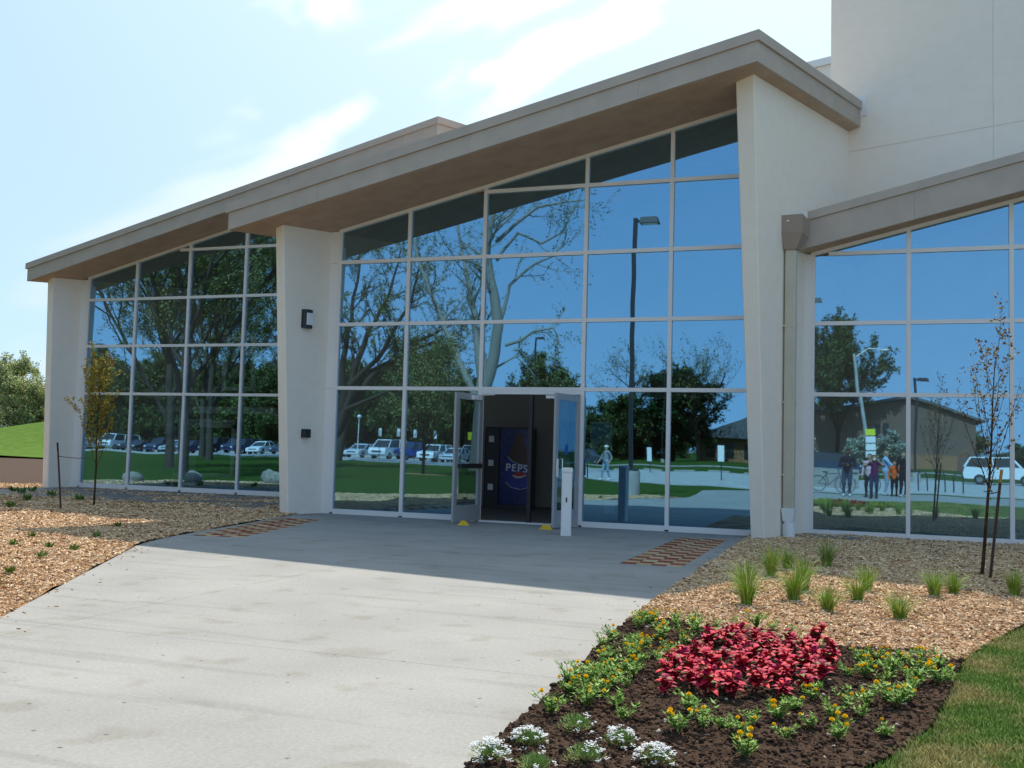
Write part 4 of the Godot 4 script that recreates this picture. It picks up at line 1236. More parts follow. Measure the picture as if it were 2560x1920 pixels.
func sprout_from(wood: MB, tips: Array, rng: RandomNumberGenerator, pts: Array, rad: Array, length: float, level: int, P: Dictionary) -> void:
	var seg := pts.size() - 1
	if level >= P.leaf_from:
		for i in range(1, pts.size()):
			tips.append([pts[i], (pts[i] - pts[i - 1]).normalized()])
			tips.append([pts[i].lerp(pts[i - 1], 0.5), (pts[i] - pts[i - 1]).normalized()])
	if level + 1 >= P.segs.size(): return
	var kids: int = P.kids[level]
	for k in kids:
		var t: float = lerpf(P.start[level], 1.0, (k + rng.randf()) / kids)
		var f := t * seg; var i := mini(int(f), seg - 1)
		var o: Vector3 = pts[i].lerp(pts[i + 1], f - i)
		var along: Vector3 = (pts[i + 1] - pts[i]).normalized()
		var a := rng.randf() * TAU if level > 0 else k * 2.4 + rng.randf() * 0.6
		var side := along.cross(Vector3(cos(a), 0.13, sin(a))).normalized()
		var ang: float = P.angle[level] * rng.randf_range(0.7, 1.25)
		var dd := (along * cos(ang) + side * sin(ang)).normalized()
		var rr: float = lerpf(rad[i], rad[i + 1], f - i) * P.thin * rng.randf_range(0.75, 1.0)
		twig(wood, tips, rng, o, dd, length * P.shrink[level] * rng.randf_range(0.7, 1.15) * (1.0 if level > 0 else lerpf(1.1, 0.55, (t - P.start[0]) / maxf(0.01, 1.0 - P.start[0]))), rr, level + 1, P)

func leaves(tips: Array, rng: RandomNumberGenerator, per: float, size: float, cols: Array, scatter: float) -> MB:
	var mb := MB.new()
	for t in tips:
		var n := int(per) + (1 if rng.randf() < per - int(per) else 0)
		for k in n:
			var o: Vector3 = t[0] + Vector3(rng.randf_range(-1, 1), rng.randf_range(-1, 1), rng.randf_range(-1, 1)) * scatter
			var d: Vector3 = (Vector3(rng.randf_range(-1, 1), rng.randf_range(-0.7, 0.9), rng.randf_range(-1, 1)) + t[1] * 0.5).normalized()
			var s := size * rng.randf_range(0.6, 1.3)
			var c: Color = cols[rng.randi() % cols.size()]
			var g := rng.randf_range(0.75, 1.25)
			mb.col = Color(c.r * g, c.g * g, c.b * g)
			var m := d.cross(Vector3(rng.randf_range(-1, 1), 1, rng.randf_range(-1, 1))).normalized()
			var mid := o + d * s * 0.5
			mb.quad(o, mid - m * s * 0.32, o + d * s, mid + m * s * 0.32)
	return mb

func params(kind: String) -> Dictionary:
	var P := {"segs": [6, 5, 4, 3, 2], "sides": [9, 6, 5, 4, 3], "kids": [8, 6, 5, 4, 0], "start": [0.28, 0.25, 0.2, 0.15, 0], "angle": [0.95, 0.75, 0.75, 0.7, 0.6], "shrink": [0.55, 0.55, 0.55, 0.5, 0.5], "wander": [0.06, 0.13, 0.18, 0.22, 0.25], "lift": [0.03, 0.07, 0.06, 0.04, 0.02], "taper": 0.35, "thin": 0.62, "leaf_from": 3}
	match kind:
		"upright": P.angle = [0.65, 0.55, 0.6, 0.6, 0.6]; P.lift = [0.02, 0.12, 0.10, 0.06, 0.02]; P.start = [0.16, 0.2, 0.2, 0.15, 0]; P.shrink = [0.72, 0.55, 0.52, 0.5, 0.5]; P.kids = [10, 7, 5, 4, 0]
		"round": P.angle = [1.2, 0.8, 0.8, 0.8, 0.6]; P.start = [0.14, 0.2, 0.15, 0.15, 0]; P.kids = [14, 7, 5, 3, 0]
		"weeping": P.angle = [0.8, 0.8, 0.8, 0.6, 0.6]; P.lift = [0.02, 0.03, -0.06, -0.16, -0.2]; P.kids = [9, 7, 5, 4, 0]
	return P

func make_tree(called: String, label: String, at: Vector3, h: float, r: float, kind: String, seed_: int, per: float, size: float, cols: Array, bark: Color, group: String, scatter := 0.12) -> Node3D:
	var o := thing(called, label, "tree", at, 0.0, group)
	var rng := rng_of(seed_)
	var wood := MB.new(); wood.col = bark
	var tips := []
	twig(wood, tips, rng, Vector3(0, -0.15, 0), Vector3.UP, h * 0.72, r, 0, params(kind))
	obj("trunk", wood, M["bark"], o)
	if per > 0.0: obj("crown", leaves(tips, rng, per, size, cols, scatter), M["leaf"], o)
	return o

const SPRING := [Color(0.17, 0.22, 0.06), Color(0.23, 0.25, 0.08), Color(0.16, 0.16, 0.055), Color(0.25, 0.19, 0.09)]
const DENSE := [Color(0.075, 0.125, 0.035), Color(0.095, 0.15, 0.04), Color(0.06, 0.09, 0.03), Color(0.125, 0.115, 0.05)]
const WILLOW := [Color(0.42, 0.48, 0.20), Color(0.48, 0.52, 0.25), Color(0.34, 0.40, 0.16), Color(0.44, 0.40, 0.24)]

func sapling(at: Vector3, label: String, h: float, seed_: int, per: float, cols: Array, wide: float, bend: Vector3) -> void:
	var o := thing("sapling", label, "tree", at, 0.0, "staked saplings")
	var rng := rng_of(seed_)
	var wood := MB.new(); wood.col = Color(0.12, 0.07, 0.045)
	var tips := []
	var P := {"segs": [6, 5, 3], "sides": [7, 4, 3], "kids": [15, 3, 0], "start": [0.30, 0.2, 0], "angle": [0.50, 0.5, 0.4], "shrink": [0.46, 0.35, 0.4], "wander": [0.035, 0.09, 0.15], "lift": [0.03, 0.10, 0.08], "taper": 0.2, "thin": 0.5, "leaf_from": 1}
	P.angle = [wide, 0.5, 0.4]
	twig(wood, tips, rng, Vector3(0, -0.1, 0), (Vector3.UP + bend).normalized(), h * 0.93, 0.024, 0, P)
	obj("trunk", wood, M["bark"], o)
	obj("crown", leaves(tips, rng, per, 0.042, cols, 0.035), M["leaf"], o)

func stake(a: Vector3, b: Vector3, tie: Vector3, label: String, tip: Color) -> void:
	var o := thing("tree_stake", label, "stake", a, 0.0, "stakes beside saplings")
	var mb := MB.new()
	mb.tube([Vector3(0, -0.2, 0), (b - a) * 0.88], [0.018, 0.018], 5)
	obj("post", mb, mat("stake_rust", lin(0.06, 0.028, 0.02), 0.8), o)
	mb = MB.new(); mb.col = tip
	mb.tube([(b - a) * 0.8801, b - a], [0.0185, 0.0185], 5)
	obj("tip", mb, M["plain"], o)
	mb = MB.new(); mb.col = Color(0.12, 0.10, 0.08)
	mb.tube([(b - a) * 0.80, ((b - a) * 0.80).lerp(tie - a, 0.5) + Vector3(0, -0.03, 0), tie - a], [0.009, 0.006, 0.006], 4)
	obj("tie", mb, M["plain"], o)

func saplings() -> void:
	sapling(Vector3(1.24, GY, 4.55), "young staked tree with sparse yellow-brown leaves before the lower glass wall", 2.95, 701, 2.3, [Color(0.30, 0.17, 0.04), Color(0.20, 0.09, 0.03), Color(0.36, 0.25, 0.04), Color(0.12, 0.06, 0.03)], 0.42, Vector3(0.05, 0, 0))
	stake(Vector3(1.29, GY, 4.85), Vector3(1.44, 1.27, 4.85), Vector3(1.27, 1.0, 4.56), "dark leaning metal stake with a pale tip beside the sparse young tree", Color(0.40, 0.22, 0.06))
	sapling(Vector3(-14.93, GY, 1.6), "young staked tree thick with yellow-green leaves before the far glass wall", 2.9, 702, 15.0, [Color(0.34, 0.29, 0.05), Color(0.42, 0.33, 0.07), Color(0.27, 0.16, 0.05), Color(0.24, 0.24, 0.05)], 0.40, Vector3(-0.02, 0, 0))
	stake(Vector3(-14.55, GY, 2.85), Vector3(-14.75, 1.24, 2.85), Vector3(-14.95, 0.95, 1.6), "thin dark stake beside the leafy young tree", Color(0.06, 0.03, 0.02))
	sapling(Vector3(4.6, GY, 5.6), "young tree with brown leaves further along the lower glass wall", 2.7, 703, 2.6, [Color(0.14, 0.08, 0.03), Color(0.18, 0.13, 0.04)], 0.40, Vector3(0.0, 0, 0))

func far_side() -> void:
	# trees beyond the hill
	var w := make_tree("willow", "tall pale green willow with dark limbs beyond the grassy hill", Vector3(-113.5, -0.1, -92), 15.0, 0.42, "weeping", 801, 2.6, 0.30, WILLOW, Color(0.06, 0.05, 0.04), "trees beyond the hill", 0.35)
	w.scale = Vector3(0.95, 0.92, 0.95)
	var t := make_tree("spring_tree", "bushy yellow-green tree beyond the grassy hill", Vector3(-104.0, -0.1, -95), 12.0, 0.30, "round", 802, 2.4, 0.32, WILLOW + SPRING, Color(0.07, 0.055, 0.04), "trees beyond the hill", 0.35)
	for q in [[-103.0, -86, 0.72], [-99.0, -88, 0.68], [-109.0, -90, 0.75], [-118.5, -88, 0.85], [-126.0, -100, 1.1], [-120.0, -108, 0.95], [-96.0, -104, 1.0], [-108.5, -112, 1.05], [-92, -96, 0.9], [-100, -118, 1.2], [-135, -95, 1.0]]:
		copy(t, Vector3(q[0], -0.1, q[1]), q[0], Vector3.ONE * q[2])

func explicit_tree(called: String, label: String, at: Vector3, limbs: Array, bark: Color, seed_: int, per: float, size: float, cols: Array, depth: float) -> void:
	# main limbs laid out by hand, in metres from the foot (x, y); twigs grown from them
	var o := thing(called, label, "tree", at)
	var rng := rng_of(seed_)
	var wood := MB.new(); wood.col = bark
	var tips := []
	var P := {"segs": [6, 5, 4, 3], "sides": [9, 6, 4, 3], "kids": [0, 11, 5, 0], "start": [0.2, 0.30, 0.2, 0.1], "angle": [0.8, 0.85, 0.8, 0.7], "shrink": [0.5, 0.36, 0.5, 0.5], "wander": [0.1, 0.16, 0.2, 0.25], "lift": [0.05, 0.06, 0.05, 0.02], "taper": 0.3, "thin": 0.42, "leaf_from": 2}
	for l in limbs:
		var pts := []; var rad := []
		var n: int = l.p.size()
		var off: float = rng.randf_range(-1, 1) * depth
		for i in n:
			var q := float(i) / (n - 1)
			pts.append(Vector3(l.p[i][0] - at.x, l.p[i][1], off * q + (0.0 if i == 0 else rng.randf_range(-0.15, 0.15))))
			rad.append(lerpf(l.r0, l.r1, q))
		wood.tube(pts, rad, 8, false)
		var len := 0.0
		for i in n - 1: len += pts[i].distance_to(pts[i + 1])
		P.kids = [0, l.get("kids", 11), 5, 0]
		P.start = [0.2, l.get("start", 0.3), 0.2, 0.1]
		sprout_from(wood, tips, rng, pts, rad, minf(len, 9.0), 1, P)
	obj("trunk", wood, M["bark"], o)
	obj("crown", leaves(tips, rng, per, size, cols, 0.10), M["leaf"], o)

# ---------------------------------------------------------------- what the glass mirrors
func car(called: String, label: String, kind: String, paint: Color, at: Vector3, turn: float, group := "cars in the parking lot") -> void:
	var o := thing(called, label, "van" if kind == "van" else "truck" if kind == "pickup" else "car", at, turn, group)
	# side outline, front towards +x; half widths
	var body: PackedVector2Array; var cab: PackedVector2Array
	var L := 4.5; var w := 0.88; var wb := 1.35
	match kind:
		"sedan":
			body = PackedVector2Array([Vector2(-2.25, 0.30), Vector2(2.2, 0.30), Vector2(2.28, 0.50), Vector2(2.15, 0.72), Vector2(1.1, 0.90), Vector2(-1.55, 0.96), Vector2(-2.2, 0.90), Vector2(-2.28, 0.6)])
			cab = PackedVector2Array([Vector2(1.05, 0.90), Vector2(0.25, 1.36), Vector2(-0.9, 1.40), Vector2(-1.65, 0.95)])
		"suv":
			body = PackedVector2Array([Vector2(-2.25, 0.36), Vector2(2.2, 0.36), Vector2(2.3, 0.6), Vector2(2.2, 0.92), Vector2(1.15, 1.06), Vector2(-2.2, 1.10), Vector2(-2.3, 0.7)])
			cab = PackedVector2Array([Vector2(1.05, 1.06), Vector2(0.45, 1.66), Vector2(-1.9, 1.70), Vector2(-2.22, 1.09)])
		"van":
			body = PackedVector2Array([Vector2(-2.5, 0.36), Vector2(2.4, 0.36), Vector2(2.5, 0.7), Vector2(2.35, 1.10), Vector2(1.7, 1.18), Vector2(-2.5, 1.20)])
			cab = PackedVector2Array([Vector2(1.75, 1.18), Vector2(1.05, 1.92), Vector2(-2.4, 1.95), Vector2(-2.5, 1.19)])
			w = 0.96; wb = 1.55
		"pickup":
			body = PackedVector2Array([Vector2(-2.7, 0.45), Vector2(2.5, 0.45), Vector2(2.6, 0.75), Vector2(2.45, 1.06), Vector2(1.2, 1.12), Vector2(-2.7, 1.14)])
			cab = PackedVector2Array([Vector2(1.2, 1.11), Vector2(0.55, 1.74), Vector2(-0.6, 1.78), Vector2(-0.85, 1.13)])
			w = 0.95; wb = 1.65
	var pm := mat("paint_%s" % str(paint.to_html()), lin(paint.r, paint.g, paint.b), 0.25)
	pm.clearcoat_enabled = true; pm.clearcoat = 0.6
	var mb := MB.new()
	mb.slab(body, -w, w)
	obj("body", mb, pm, o)
	mb = MB.new()
	var q := cab
	var roof_y := 0.0
	for p in q: roof_y = maxf(roof_y, p.y)
	var lo := []; var hi := []
	for s in [-1, 1]:
		for p in q: lo.append(Vector3(p.x, p.y, s * w * (0.97 if p.y < roof_y - 0.2 else 0.80)))
	var n := q.size()
	for i in n:
		var j := (i + 1) % n
		mb.quad(lo[i], lo[j], lo[n + j], lo[n + i])
	mb.quad(lo[3], lo[2], lo[1], lo[0]); mb.quad(lo[n], lo[n + 1], lo[n + 2], lo[n + 3])
	obj("windows", mb, M["car_glass"], o)
	mb = MB.new()
	mb.slab(PackedVector2Array([q[1] + Vector2(0.06, -0.02), q[1] + Vector2(0.0, 0.05), q[2] + Vector2(0, 0.05), q[2] + Vector2(-0.08, -0.02)]), -w * 0.82, w * 0.82)
	for s in [-1, 1]:
		for pr in [[0, 1, 0.05], [3, 2, 0.07]]:
			mb.tube([lo[pr[0] + (n if s > 0 else 0)], lo[pr[1] + (n if s > 0 else 0)]], [pr[2], pr[2]], 4)
		var mid0 := Vector3((q[0].x + q[3].x) * 0.5, q[0].y, s * w * 0.975); var mid1 := Vector3((q[1].x + q[2].x) * 0.5, roof_y, s * w * 0.81)
		mb.tube([mid0, mid1], [0.05, 0.05], 4)
	obj("roof", mb, pm, o)
	for sx in [-1, 1]:
		for sz in [-1, 1]:
			var wh := MB.new()
			wh.tube([Vector3(sx * wb, 0.33, sz * (w - 0.19)), Vector3(sx * wb, 0.33, sz * (w + 0.015))], [0.33, 0.33], 14)
			var tyre := obj("wheel", wh, M["tyre"], o)
			wh = MB.new()
			wh.tube([Vector3(sx * wb, 0.33, sz * (w + 0.016)), Vector3(sx * wb, 0.33, sz * (w + 0.03))], [0.20, 0.18], 12)
			obj("rim", wh, M["chrome"], tyre)
	var fx := body[2].x
	for sz in [-1, 1]:
		mb = MB.new(); mb.ball(Vector3(fx - 0.06, body[2].y + 0.12, sz * (w - 0.22)), Vector3(0.08, 0.09, 0.17), 5, 8)
		obj("headlight", mb, M["lamp_lens"], o)
		mb = MB.new(); mb.box(Vector3(-L / 2 - 0.08, 0.75, sz * (w - 0.12) - 0.08), Vector3(-L / 2 + 0.10, 0.95, sz * (w - 0.12) + 0.08))
		obj("tail_light", mb, mat("tail_red", lin(0.35, 0.01, 0.01), 0.3), o)
	mb = MB.new(); mb.box(Vector3(fx - 0.05, body[2].y - 0.02, -w * 0.55), Vector3(fx + 0.015, body[2].y + 0.14, w * 0.55))
	obj("grille", mb, M["black_metal"], o)
	mb = MB.new(); mb.bevel_box(Vector3(fx - 0.12, 0.36, -w * 0.98), Vector3(fx + 0.06, 0.52, w * 0.98), 0.02)
	obj("bumper", mb, M["chrome"] if kind in ["van", "pickup"] else pm, o)

func light_pole(label: String, at: Vector3, h: float, base_h: float, arm: float, turn: float) -> void:
	var o := thing("light_pole", label, "light pole", at, turn)
	var mb := MB.new()
	if base_h > 0:
		mb.tube([Vector3(0, -0.1, 0), Vector3(0, base_h - 0.02, 0), Vector3(0, base_h, 0)], [0.30, 0.30, 0.28], 20)
		obj("concrete_base", mb, M["parking_concrete"], o)
	mb = MB.new(); mb.bevel_box(Vector3(-0.22, base_h, -0.22), Vector3(0.22, base_h + 0.06, 0.22), 0.02)
	obj("base_plate", mb, M["black_metal"], o)
	mb = MB.new(); mb.box(Vector3(-0.062, base_h + 0.05, -0.062), Vector3(0.062, h, 0.062))
	obj("shaft", mb, M["black_metal"], o)
	mb = MB.new(); mb.box(Vector3(0.062, h - 0.14, -0.04), Vector3(arm, h - 0.06, 0.04))
	obj("arm", mb, M["black_metal"], o)
	mb = MB.new(); mb.loft(ring4(arm, -0.20, arm + 0.62, 0.20, h - 0.20), ring4(arm + 0.04, -0.15, arm + 0.56, 0.15, h))
	obj("lamp_head", mb, M["black_metal"], o)
	mb = MB.new(); mb.box(Vector3(arm + 0.05, h - 0.212, -0.15), Vector3(arm + 0.57, h - 0.203, 0.15))
	obj("lens", mb, M["lamp_lens"], o)

func post_sign(label: String, at: Vector3, h: float, size: Vector2, m: Material, turn := 0.0, group := "sign posts by the parking lot") -> void:
	var o := thing("post_sign", label, "sign", at, turn, group)
	var mb := MB.new(); mb.tube([Vector3(0, -0.1, 0), Vector3(0, h, 0)], [0.03, 0.03], 6)
	obj("post", mb, M["black_metal"], o)
	mb = MB.new(); mb.bevel_box(Vector3(-size.x / 2, h - size.y, -0.045), Vector3(size.x / 2, h, -0.035), 0.004)
	obj("plate", mb, m, o)

func mirrored_place() -> void:
	# parking lot, street, verge beyond the walk
	flat(PackedVector2Array([Vector2(-90, 63), Vector2(-30, 57), Vector2(-16.5, 38), Vector2(-11.6, 29.4), Vector2(-4.5, 25.5), Vector2(8, 25), Vector2(45, 26), Vector2(45, 46), Vector2(-8, 57), Vector2(-30, 64), Vector2(-38, 100), Vector2(-95, 100)]), -0.09, 0.05, "parking_lot", M["parking_concrete"])
	flat(PackedVector2Array([Vector2(-200, 104), Vector2(60, 80), Vector2(60, 88), Vector2(-200, 112)]), -0.10, 0.05, "street", M["asphalt"])
	flat(PackedVector2Array([Vector2(-200, 103), Vector2(60, 79), Vector2(60, 80), Vector2(-200, 104)]), -0.02, 0.1, "kerb", M["parking_concrete"])
	for k in 11:
		var o := thing("wheel_stop", "pale concrete wheel stop at the edge of the parking lot", "wheel stop", Vector3(-24.0 + k * 2.7, -0.09, 62.0 - k * 1.05), 0.37, "wheel stops")
		var mb := MB.new(); mb.slab(PackedVector2Array([Vector2(-0.12, 0), Vector2(0.12, 0), Vector2(0.08, 0.14), Vector2(-0.08, 0.14)]), -0.85, 0.85, Transform3D(Basis(Vector3.UP, PI / 2), Vector3.ZERO))
		obj("block", mb, M["concrete"], o)
	# light poles and signs
	light_pole("tall black light pole on a round concrete base beside the walk", Vector3(-7.25, -0.1, 13.3), 8.95, 0.85, 0.16, 0.0)
	light_pole("black light pole at the far end of the parked cars", Vector3(-29.3, -0.1, 70), 11.6, 0.7, 0.2, 0.2)
	light_pole("black light pole on the verge before the church", Vector3(-29.0, -0.1, 130), 13.0, 0.5, 0.3, PI)
	light_pole("black light pole by the bicycle stands", Vector3(-3.1, -0.1, 30), 9.1, 0.6, 0.16, 0.0)
	light_pole("black light pole at the end of the parking lot", Vector3(2.3, -0.1, 46), 6.4, 0.6, 0.2, 0.4)
	post_sign("white parking sign on a thin post near the light pole", Vector3(-14.3, -0.1, 50), 1.75, Vector2(0.42, 0.95), M["sign_white"], 0.5)
	post_sign("white parking sign on a thin post near the church side", Vector3(-7.5, -0.1, 36), 1.85, Vector2(0.34, 0.85), M["sign_white"], 0.1)
	for k in 4: post_sign("narrow white bay sign over the parked cars", Vector3(-43.6 + k * 1.95, -0.1, 67), 3.0, Vector2(0.32, 0.75), M["sign_white"], 0.0, "bay signs over the cars")
	post_sign("yellow-green crossing sign beyond the parked cars", Vector3(-39.4, -0.1, 80), 3.1, Vector2(0.8, 0.8), M["sign_yellow"])
	var lp := thing("globe_lamp", "thin pale lamp post with a round globe among the cars", "street lamp", Vector3(-45.9, -0.1, 67))
	var mb := MB.new(); mb.tube([Vector3.ZERO, Vector3(0, 3.9, 0)], [0.05, 0.04], 8)
	obj("shaft", mb, M["aluminium"], lp)
	mb = MB.new(); mb.ball(Vector3(0, 4.05, 0), Vector3(0.2, 0.2, 0.2), 8, 12)
	obj("globe", mb, M["lamp_lens"], lp)
	# leaning utility pole with a street lamp and bus notices
	var up := thing("utility_pole", "leaning pale utility pole with yellow and white notices and a street lamp arm", "utility pole", Vector3(-0.2, -0.1, 60))
	mb = MB.new(); mb.tube([Vector3.ZERO, Vector3(-0.75, 6.5, 0), Vector3(-1.1, 9.3, 0)], [0.16, 0.13, 0.11], 10)
	obj("shaft", mb, M["parking_concrete"], up)
	mb = MB.new(); mb.tube([Vector3(-1.05, 9.0, 0), Vector3(0.0, 9.7, 0), Vector3(0.9, 9.6, 0)], [0.05, 0.05, 0.05], 6); mb.ball(Vector3(1.2, 9.55, 0), Vector3(0.4, 0.10, 0.16), 5, 8)
	obj("lamp_arm", mb, M["aluminium"], up)
	for k in 4:
		mb = MB.new(); mb.box(Vector3(-0.42, 3.25 - k * 0.55, -0.22), Vector3(0.28, 3.72 - k * 0.55, -0.20))
		obj("notice", mb, M["sign_yellow"] if k == 0 else M["sign_white"], up)
	# parked cars
	var paints := [Color(0.55, 0.58, 0.62), Color(0.02, 0.03, 0.09), Color(0.75, 0.76, 0.76), Color(0.02, 0.02, 0.025), Color(0.40, 0.43, 0.46), Color(0.015, 0.06, 0.28), Color(0.30, 0.33, 0.36), Color(0.04, 0.05, 0.08)]
	var words := ["silver", "dark blue", "white", "black", "grey", "bright blue", "pewter", "charcoal"]
	var rng := rng_of(901)
	var plan := [[-90.5, 0, "sedan"], [-86.5, 2, "van"], [-83.5, 3, "sedan"], [-80.8, 1, "suv"], [-78, 4, "sedan"], [-75.2, 1, "sedan"], [-72.3, 3, "suv"], [-69.5, 1, "suv"], [-66.6, 2, "sedan"], [-63.8, 7, "sedan"], [-52.4, 1, "sedan"], [-49.0, 0, "sedan"], [-45.7, 2, "van"], [-43.1, 5, "pickup"], [-40.6, 2, "suv"], [-38.2, 0, "sedan"]]
	for i in plan.size():
		var q: Array = plan[i]
		var kindword: String = {"sedan": "car", "suv": "sport utility car", "van": "van", "pickup": "pickup truck"}[q[2]]
		var at := Vector3(q[0], -0.09, 74.0 + rng.randf_range(-1, 1))
		car("parked_" + {"sedan": "car", "suv": "car", "van": "van", "pickup": "truck"}[q[2]], "%s %s parked nose to the lawn in the front row" % [words[q[1]], kindword], q[2], paints[q[1]], at, PI / 2 + rng.randf_range(-0.08, 0.08) + (0.6 if q[2] == "pickup" else 0.0))
	for i in 9:
		var k: int = [2, 0, 2, 4, 3, 2, 7, 0, 2][i]
		car("parked_car", "%s car in the second row behind the parked front row" % words[k], "suv" if i % 2 else "sedan", paints[k], Vector3([-88.0, -82, -76, -71, -66, -50, -47, -42, -37][i], -0.09, 88), -PI / 2)
	car("parked_car", "dark hatchback passing on the street beyond the wheel stops", "suv", Color(0.025, 0.03, 0.04), Vector3(-30.8, -0.09, 93), 0.1, "cars on the street")
	car("parked_car", "white sport utility car at the kerb beyond the lawn", "suv", Color(0.78, 0.79, 0.8), Vector3(7.6, -0.09, 49), 0.15, "cars on the street")
	car("parked_van", "dark blue van on the street before the brown building", "van", Color(0.02, 0.05, 0.10), Vector3(-3.6, -0.09, 79), 0.08, "cars on the street")
	# low concrete wall by the bicycles, bicycle stands, bicycles
	var lw := thing("low_wall", "short pale concrete wall behind the bicycles", "wall", Vector3(-2.6, -0.1, 33))
	mb = MB.new(); mb.bevel_box(Vector3(-2.4, 0, -0.3), Vector3(1.9, 0.95, 0.3), 0.03)
	obj("block", mb, M["concrete"], lw)
	for k in 3:
		var bs := thing("bicycle_stand", "black hoop bicycle stand at the edge of the lot", "bicycle stand", Vector3(2.0 + k * 0.75, -0.1, 28.4), 0.3, "bicycle stands")
		mb = MB.new(); mb.tube([Vector3(-0.2, 0, 0), Vector3(-0.2, 0.75, 0), Vector3(-0.1, 0.86, 0), Vector3(0.1, 0.86, 0), Vector3(0.2, 0.75, 0), Vector3(0.2, 0, 0)], [0.03, 0.03, 0.03, 0.03, 0.03, 0.03], 8)
		obj("hoop", mb, M["black_metal"], bs)
	bicycle(Vector3(-1.75, -0.09, 25.8), 0.2, "dark bicycle standing behind the man in the grey jacket")
	bicycle(Vector3(-0.55, -0.09, 26.2), -0.3, "second bicycle with pale frame beside the dark one")
	# trees
	explicit_tree("sycamore", "tall sycamore with pale mottled trunk and bare upper limbs on the lawn", Vector3(-23.8, -0.1, 42), [
		{"p": [[-23.82, -0.2], [-23.53, 3.34], [-23.28, 5.27], [-22.62, 7.49], [-22.36, 9.57], [-22.85, 11.96], [-23.02, 13.47], [-22.85, 15.27], [-22.42, 16.75], [-22.71, 17.98], [-22.49, 20.5]], "r0": 0.52, "r1": 0.10, "kids": 16, "start": 0.45},
		{"p": [[-23.3, 5.3], [-23.8, 7.2], [-24.2, 9.3], [-25.0, 11.4], [-25.6, 13.6], [-26.3, 17.0]], "r0": 0.34, "r1": 0.07, "kids": 14, "start": 0.25},
		{"p": [[-23.5, 4.0], [-25.2, 7.0], [-27.0, 10.2], [-28.6, 13.5], [-29.5, 16.5]], "r0": 0.28, "r1": 0.05, "kids": 14, "start": 0.3},
		{"p": [[-22.4, 9.6], [-22.2, 10.8], [-22.0, 11.9], [-20.4, 13.2], [-19.2, 13.8], [-18.6, 14.5], [-18.4, 15.4]], "r0": 0.15, "r1": 0.03, "kids": 7},
		{"p": [[-22.8, 14.7], [-21.8, 15.8], [-20.2, 16.9], [-18.4, 17.3], [-17.3, 17.5]], "r0": 0.14, "r1": 0.03, "kids": 8},
		{"p": [[-22.1, 7.9], [-21.1, 8.2], [-20.3, 8.8], [-19.1, 9.1], [-18.8, 8.6], [-18.6, 7.8]], "r0": 0.12, "r1": 0.03, "kids": 7},
		{"p": [[-22.8, 13.5], [-21.4, 15.2], [-19.9, 14.5], [-18.5, 15.2], [-17.9, 16.5], [-17.5, 17.4]], "r0": 0.12, "r1": 0.03, "kids": 7},
		{"p": [[-23.1, 6.3], [-21.5, 7.2], [-20.6, 6.3], [-20.2, 5.7]], "r0": 0.08, "r1": 0.02, "kids": 5}], Color(0.50, 0.47, 0.41), 911, 2.0, 0.14, SPRING, 2.0)
	explicit_tree("maple", "broad tree with many rising dark limbs on the lawn before the parked cars", Vector3(-41.4, -0.1, 55), [
		{"p": [[-41.5, -0.2], [-41.3, 2.1], [-40.8, 4.7], [-38.5, 7.4], [-35.2, 9.8], [-31.9, 11.4]], "r0": 0.55, "r1": 0.06, "kids": 16, "start": 0.5},
		{"p": [[-41.4, 2.4], [-40.1, 6.2], [-39.0, 10.4], [-37.4, 13.4], [-35.9, 17.4]], "r0": 0.36, "r1": 0.06, "kids": 16},
		{"p": [[-41.1, 4.3], [-40.6, 8.9], [-40.2, 13.5], [-39.3, 18.5]], "r0": 0.32, "r1": 0.05, "kids": 16},
		{"p": [[-41.2, 3.0], [-42.6, 7.0], [-44.0, 12.0], [-44.6, 17.0]], "r0": 0.32, "r1": 0.05, "kids": 16},
		{"p": [[-40.1, 6.2], [-37.3, 8.5], [-34.5, 12.6], [-33.4, 16.3]], "r0": 0.26, "r1": 0.05, "kids": 16},
		{"p": [[-38.5, 7.4], [-35.6, 8.7], [-32.8, 9.6], [-30.4, 9.6]], "r0": 0.2, "r1": 0.04, "kids": 12},
		{"p": [[-41.3, 4.0], [-38.6, 5.0], [-35.6, 6.2], [-32.6, 6.0]], "r0": 0.2, "r1": 0.04, "kids": 12}], Color(0.13, 0.105, 0.08), 912, 8.0, 0.15, SPRING, 3.0)
	var big := make_tree("shade_tree", "large spreading tree in young leaf on the lawn before the far bay", Vector3(-26.5, -0.1, 8.2), 16.0, 0.27, "upright", 913, 8.0, 0.12, SPRING, Color(0.17, 0.14, 0.11), "trees on the lawn")
	for q in [[-34.6, 17.5, 0.95, 1.0], [-33.0, 30.0, 1.1, 2.2], [-47, 38, 1.1, 3.1], [-58.0, 52.0, 1.15, 4.0]]:
		copy(big, Vector3(q[0], -0.1, q[1]), q[3], Vector3.ONE * q[2])
	var young := make_tree("young_tree", "slim young tree in a ring of wood chips on the lawn", Vector3(-22.3, -0.1, 30.7), 7.0, 0.09, "upright", 914, 1.4, 0.11, SPRING, Color(0.06, 0.05, 0.04), "young trees on the lawn")
	var rg := PackedVector2Array()
	for k in 20: rg.append(Vector2(-22.3 + cos(k * TAU / 20) * 1.3, 30.7 + sin(k * TAU / 20) * 1.0))
	flat(rg, -0.10, 0.03, "mulch_ring", M["mulch"])
	# belt of denser trees far behind
	var d1 := make_tree("dense_tree", "dense dark green tree in the belt behind the parking lot", Vector3(-96, -0.1, 112), 15.0, 0.34, "round", 915, 3.6, 0.5, DENSE, Color(0.05, 0.04, 0.03), "tree belt behind the parking lot", 0.45)
